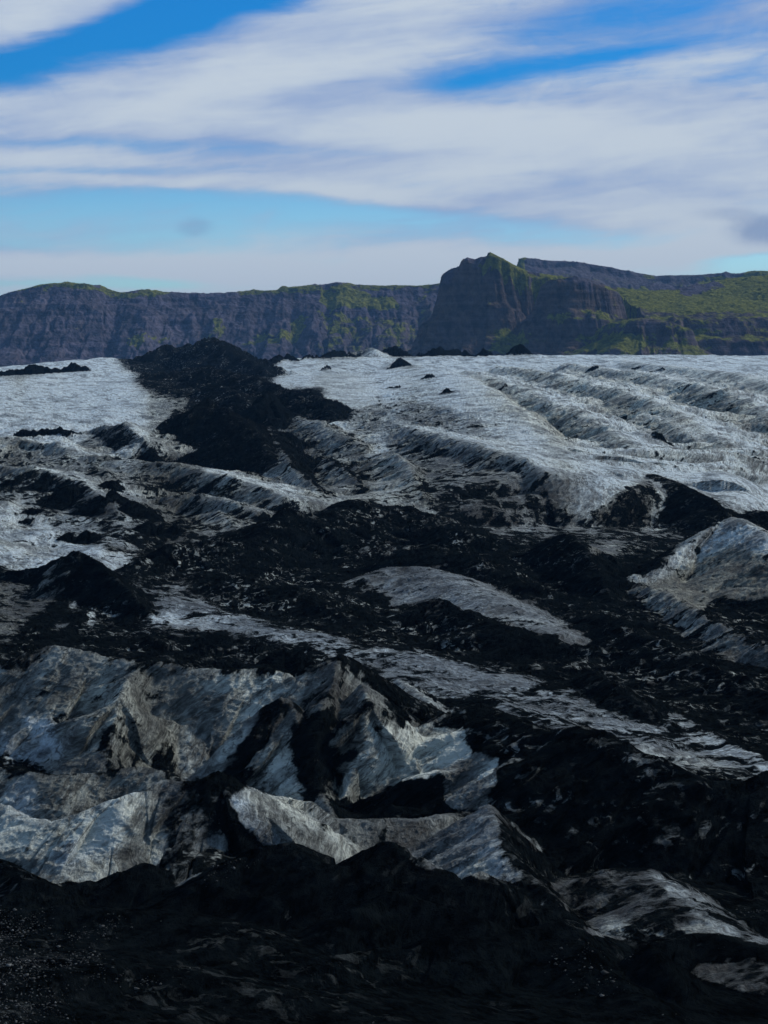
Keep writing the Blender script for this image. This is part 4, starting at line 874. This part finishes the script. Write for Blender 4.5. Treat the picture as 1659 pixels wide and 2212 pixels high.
def base_mtn(X, Y):
    return -22 + 6*fbm(X, Y, 300, 4) + 0*X
NC2, NR2 = 1500, 760
def warp_rock(X, Y): return 5*fbm(X, Y, 60, 4, .55, seed=51), 9*fbm(X, Y, 90, 4, .55, seed=52)
Uf2, Yf2 = grid(-.30, .30, NC2, NR2, 3300, 7000, base_mtn, MID, .0006, .15, warp=warp_rock)
X = (Uf2*Yf2).ravel().astype(np.float32); Y = Yf2.ravel().astype(np.float32)
wx, wy = warp_rock(X, Y)
Z, ID, side, dm = heights(X + wx, Y + wy, base_mtn, MID, .0006)
q = (Z + 24*fbm(X, Y, 300, 4, .55, seed=57))/17.0                        # lava benches
fq = q - np.floor(q); tz = np.clip((fq-.35)/.4, 0, 1) - fq
Z = Z + tz*17.0*.20*np.clip((Z-10)/30, 0, 1)*np.clip(dm/25, 0, 1)
Z = Z + (8*fbm(X, Y, 70, 5, .6, True, seed=53) + 2.0*fbm(X, Y, 12, 4, .6, seed=54))*np.clip(dm/14, 0, 1)
v = (Z/Y).reshape(NR2, NC2); uf2 = Uf2[0]
A = np.zeros((NR2, NC2, 4), np.float32); A[:] = (-.15, .12, .35, 0)
ij = np.mgrid[0:NR2, 0:NC2].astype(np.float32)
jx = fbm(ij[1], ij[0], 60, 5, .6, seed=61); jy = fbm(ij[1], ij[0], 60, 5, .6, seed=62)
paint(A, [
 ([(-200,640),(150,604),(262,628),(600,618),(950,606),(950,622),(760,622),(600,632),(262,638),(150,618),(-200,655)], (.44,.3,.1,0)),
 ([(690,622),(760,620),(800,630),(860,650),(800,664),(720,664),(692,650)], (.95,.4,.0,0)),
 ([(610,690),(640,680),(655,700),(600,735),(560,745)], (.62,.2,.3,0)),
 ([(520,735),(560,715),(575,728),(530,750)], (.55,.2,.3,0)),
 ([(700,672),(740,668),(760,690),(720,725),(690,715)], (.5,.2,.3,0)),
 ([(270,735),(330,722),(350,735),(290,752)], (.5,.2,.3,0)),
 ([(440,700),(470,690),(480,712),(450,730)], (.4,.2,.3,0)),
 ([(700,690),(760,680),(900,690),(930,640),(945,640),(940,700),(880,770),(700,770)], (.22,.3,.3,0)),
 ([(940,640),(975,580),(1000,560),(1150,600),(1330,620),(1330,770),(860,775)], (.02,.75,.05,0)),
 ([(1040,556),(1060,543),(1150,588),(1150,602),(1100,588),(1050,580)], (1.1,.4,.0,0)),
 ([(1155,600),(1200,590),(1230,600),(1180,612)], (.9,.4,.0,0)),
 ([(1060,735),(1100,715),(1135,722),(1140,760),(1060,765)], (.75,.5,0,0)),
 ([(1190,680),(1250,676),(1250,692),(1190,696)], (.7,.5,0,0)),
 ([(1255,700),(1330,640),(1360,700),(1330,775),(1240,775)], (.42,.5,0,0)),
 ([(1110,555),(1400,592),(1659,590),(1659,600),(1500,612),(1330,622),(1200,590)], (.02,.15,.75,0)),
 ([(1325,610),(1400,625),(1500,640),(1500,620),(1560,600),(1700,580),(2300,580),(2300,676),(1500,680),(1400,672),(1360,668),(1330,650)], (1.0,.4,.0,0)),
 ([(1480,612),(1540,606),(1560,622),(1500,636)], (.1,.2,.4,0)),
 ([(1360,672),(2300,676),(2300,775),(1330,775)], (.28,.55,.0,0)),
 ([(1300,735),(1330,715),(1380,722),(1395,745),(1300,765)], (.95,.5,0,0)),
 ([(1430,720),(1500,705),(1560,720),(1550,745),(1440,740)], (.6,.5,0,0)),
], uf2, v, 30, jx, jy)
V = np.stack([X, Y, Z + ZC], 1)
vi = np.arange(NR2*NC2).reshape(NR2, NC2)
quads = np.stack([vi[:-1,:-1], vi[:-1,1:], vi[1:,1:], vi[1:,:-1]], -1).reshape(-1, 4)
IDm = ID.reshape(NR2, NC2)[:-1,:-1].ravel()
key = np.zeros(len(quads), np.int8); names = ['mountain_range', 'headland', 'plateau']
for i, r in enumerate(MID): key[IDm == i] = names.index(r['name'])
for i, nm in enumerate(names): tag(carve(V, quads, key, i, nm, A.reshape(-1, 4), MM), kind='structure')
tick('mountains')
# outwash plain: one sheet under everything, out to the horizon, and the moraine mound we look from
def plain_mat():
    m, g = new_mat('black outwash sand'); P = g.n('ShaderNodeTexCoord').outputs['Object']
    n = g.noise(P, .05, 8, .6); n2 = g.noise(P, 1.2, 8, .7)
    v_ = g.m('MULTIPLY', g.m('ADD', n, n2), .016)
    return finish(m, g, g.mix(1.0, (.9, 1, 1.1, 1), g.xyz(v_, v_, v_), 'MULTIPLY'), .95, n2, .6, .3, 0.0)
MP = plain_mat()
th = np.linspace(0, 2*math.pi, 161)[:-1]; rr = np.concatenate([[0.5, 3, 8, 16, 26, 38, 52, 66, 80, 100, 130, 170], np.geomspace(240, 22000, 14)])
TT, RR = np.meshgrid(th, rr)
gx = RR*np.sin(TT); gy = RR*np.cos(TT)
gz = np.interp(RR, [0, 3, 10, 30, 60, 84, 100, 130, 200, 22000], [-1.65, -1.8, -3.6, -10.5, -19.5, -26.5, -36, -44, -46, -60]) + np.clip(RR/40, 0, 1)*np.clip(300/RR, 0, 1)*.9*fbm(gx, gy, 18, 5, .55, seed=71)
V = np.stack([gx.ravel(), gy.ravel(), gz.ravel()+ZC], 1)
vi = np.arange(TT.size).reshape(TT.shape); vn = np.roll(vi, -1, 1)
q_ = np.stack([vi[:-1], vi[1:], vn[1:], vn[:-1]], -1).reshape(-1, 4)[:, ::-1]
tag(make_mesh('outwash_plain', V, q_, None, MP), kind='structure')

# thin blue air between the ice and the mountains
hm = bpy.data.materials.new('air'); hm.use_nodes = True; hm.node_tree.nodes.clear(); g = G(hm.node_tree)
pv = g.n('ShaderNodeVolumePrincipled'); pv.inputs['Density'].default_value = 4.4e-5; pv.inputs['Color'].default_value = (.20, .47, .88, 1)
pv.inputs['Anisotropy'].default_value = 0.0
ho = g.n('ShaderNodeOutputMaterial'); hm.node_tree.links.new(pv.outputs[0], ho.inputs['Volume'])
def box(name, x0, x1, y0, y1, z0, z1, mat):
    v_ = [(x, y, z) for z in (z0, z1) for y in (y0, y1) for x in (x0, x1)]
    me = bpy.data.meshes.new(name); me.from_pydata(v_, [], [(0,2,3,1),(4,5,7,6),(0,1,5,4),(2,6,7,3),(0,4,6,2),(1,3,7,5)])
    me.materials.append(mat); o = bpy.data.objects.new(name, me); sc.collection.objects.link(o); return o
tag(box('haze', -22500, 22500, -22500, 22500, -2.5, 470, hm), kind='stuff')
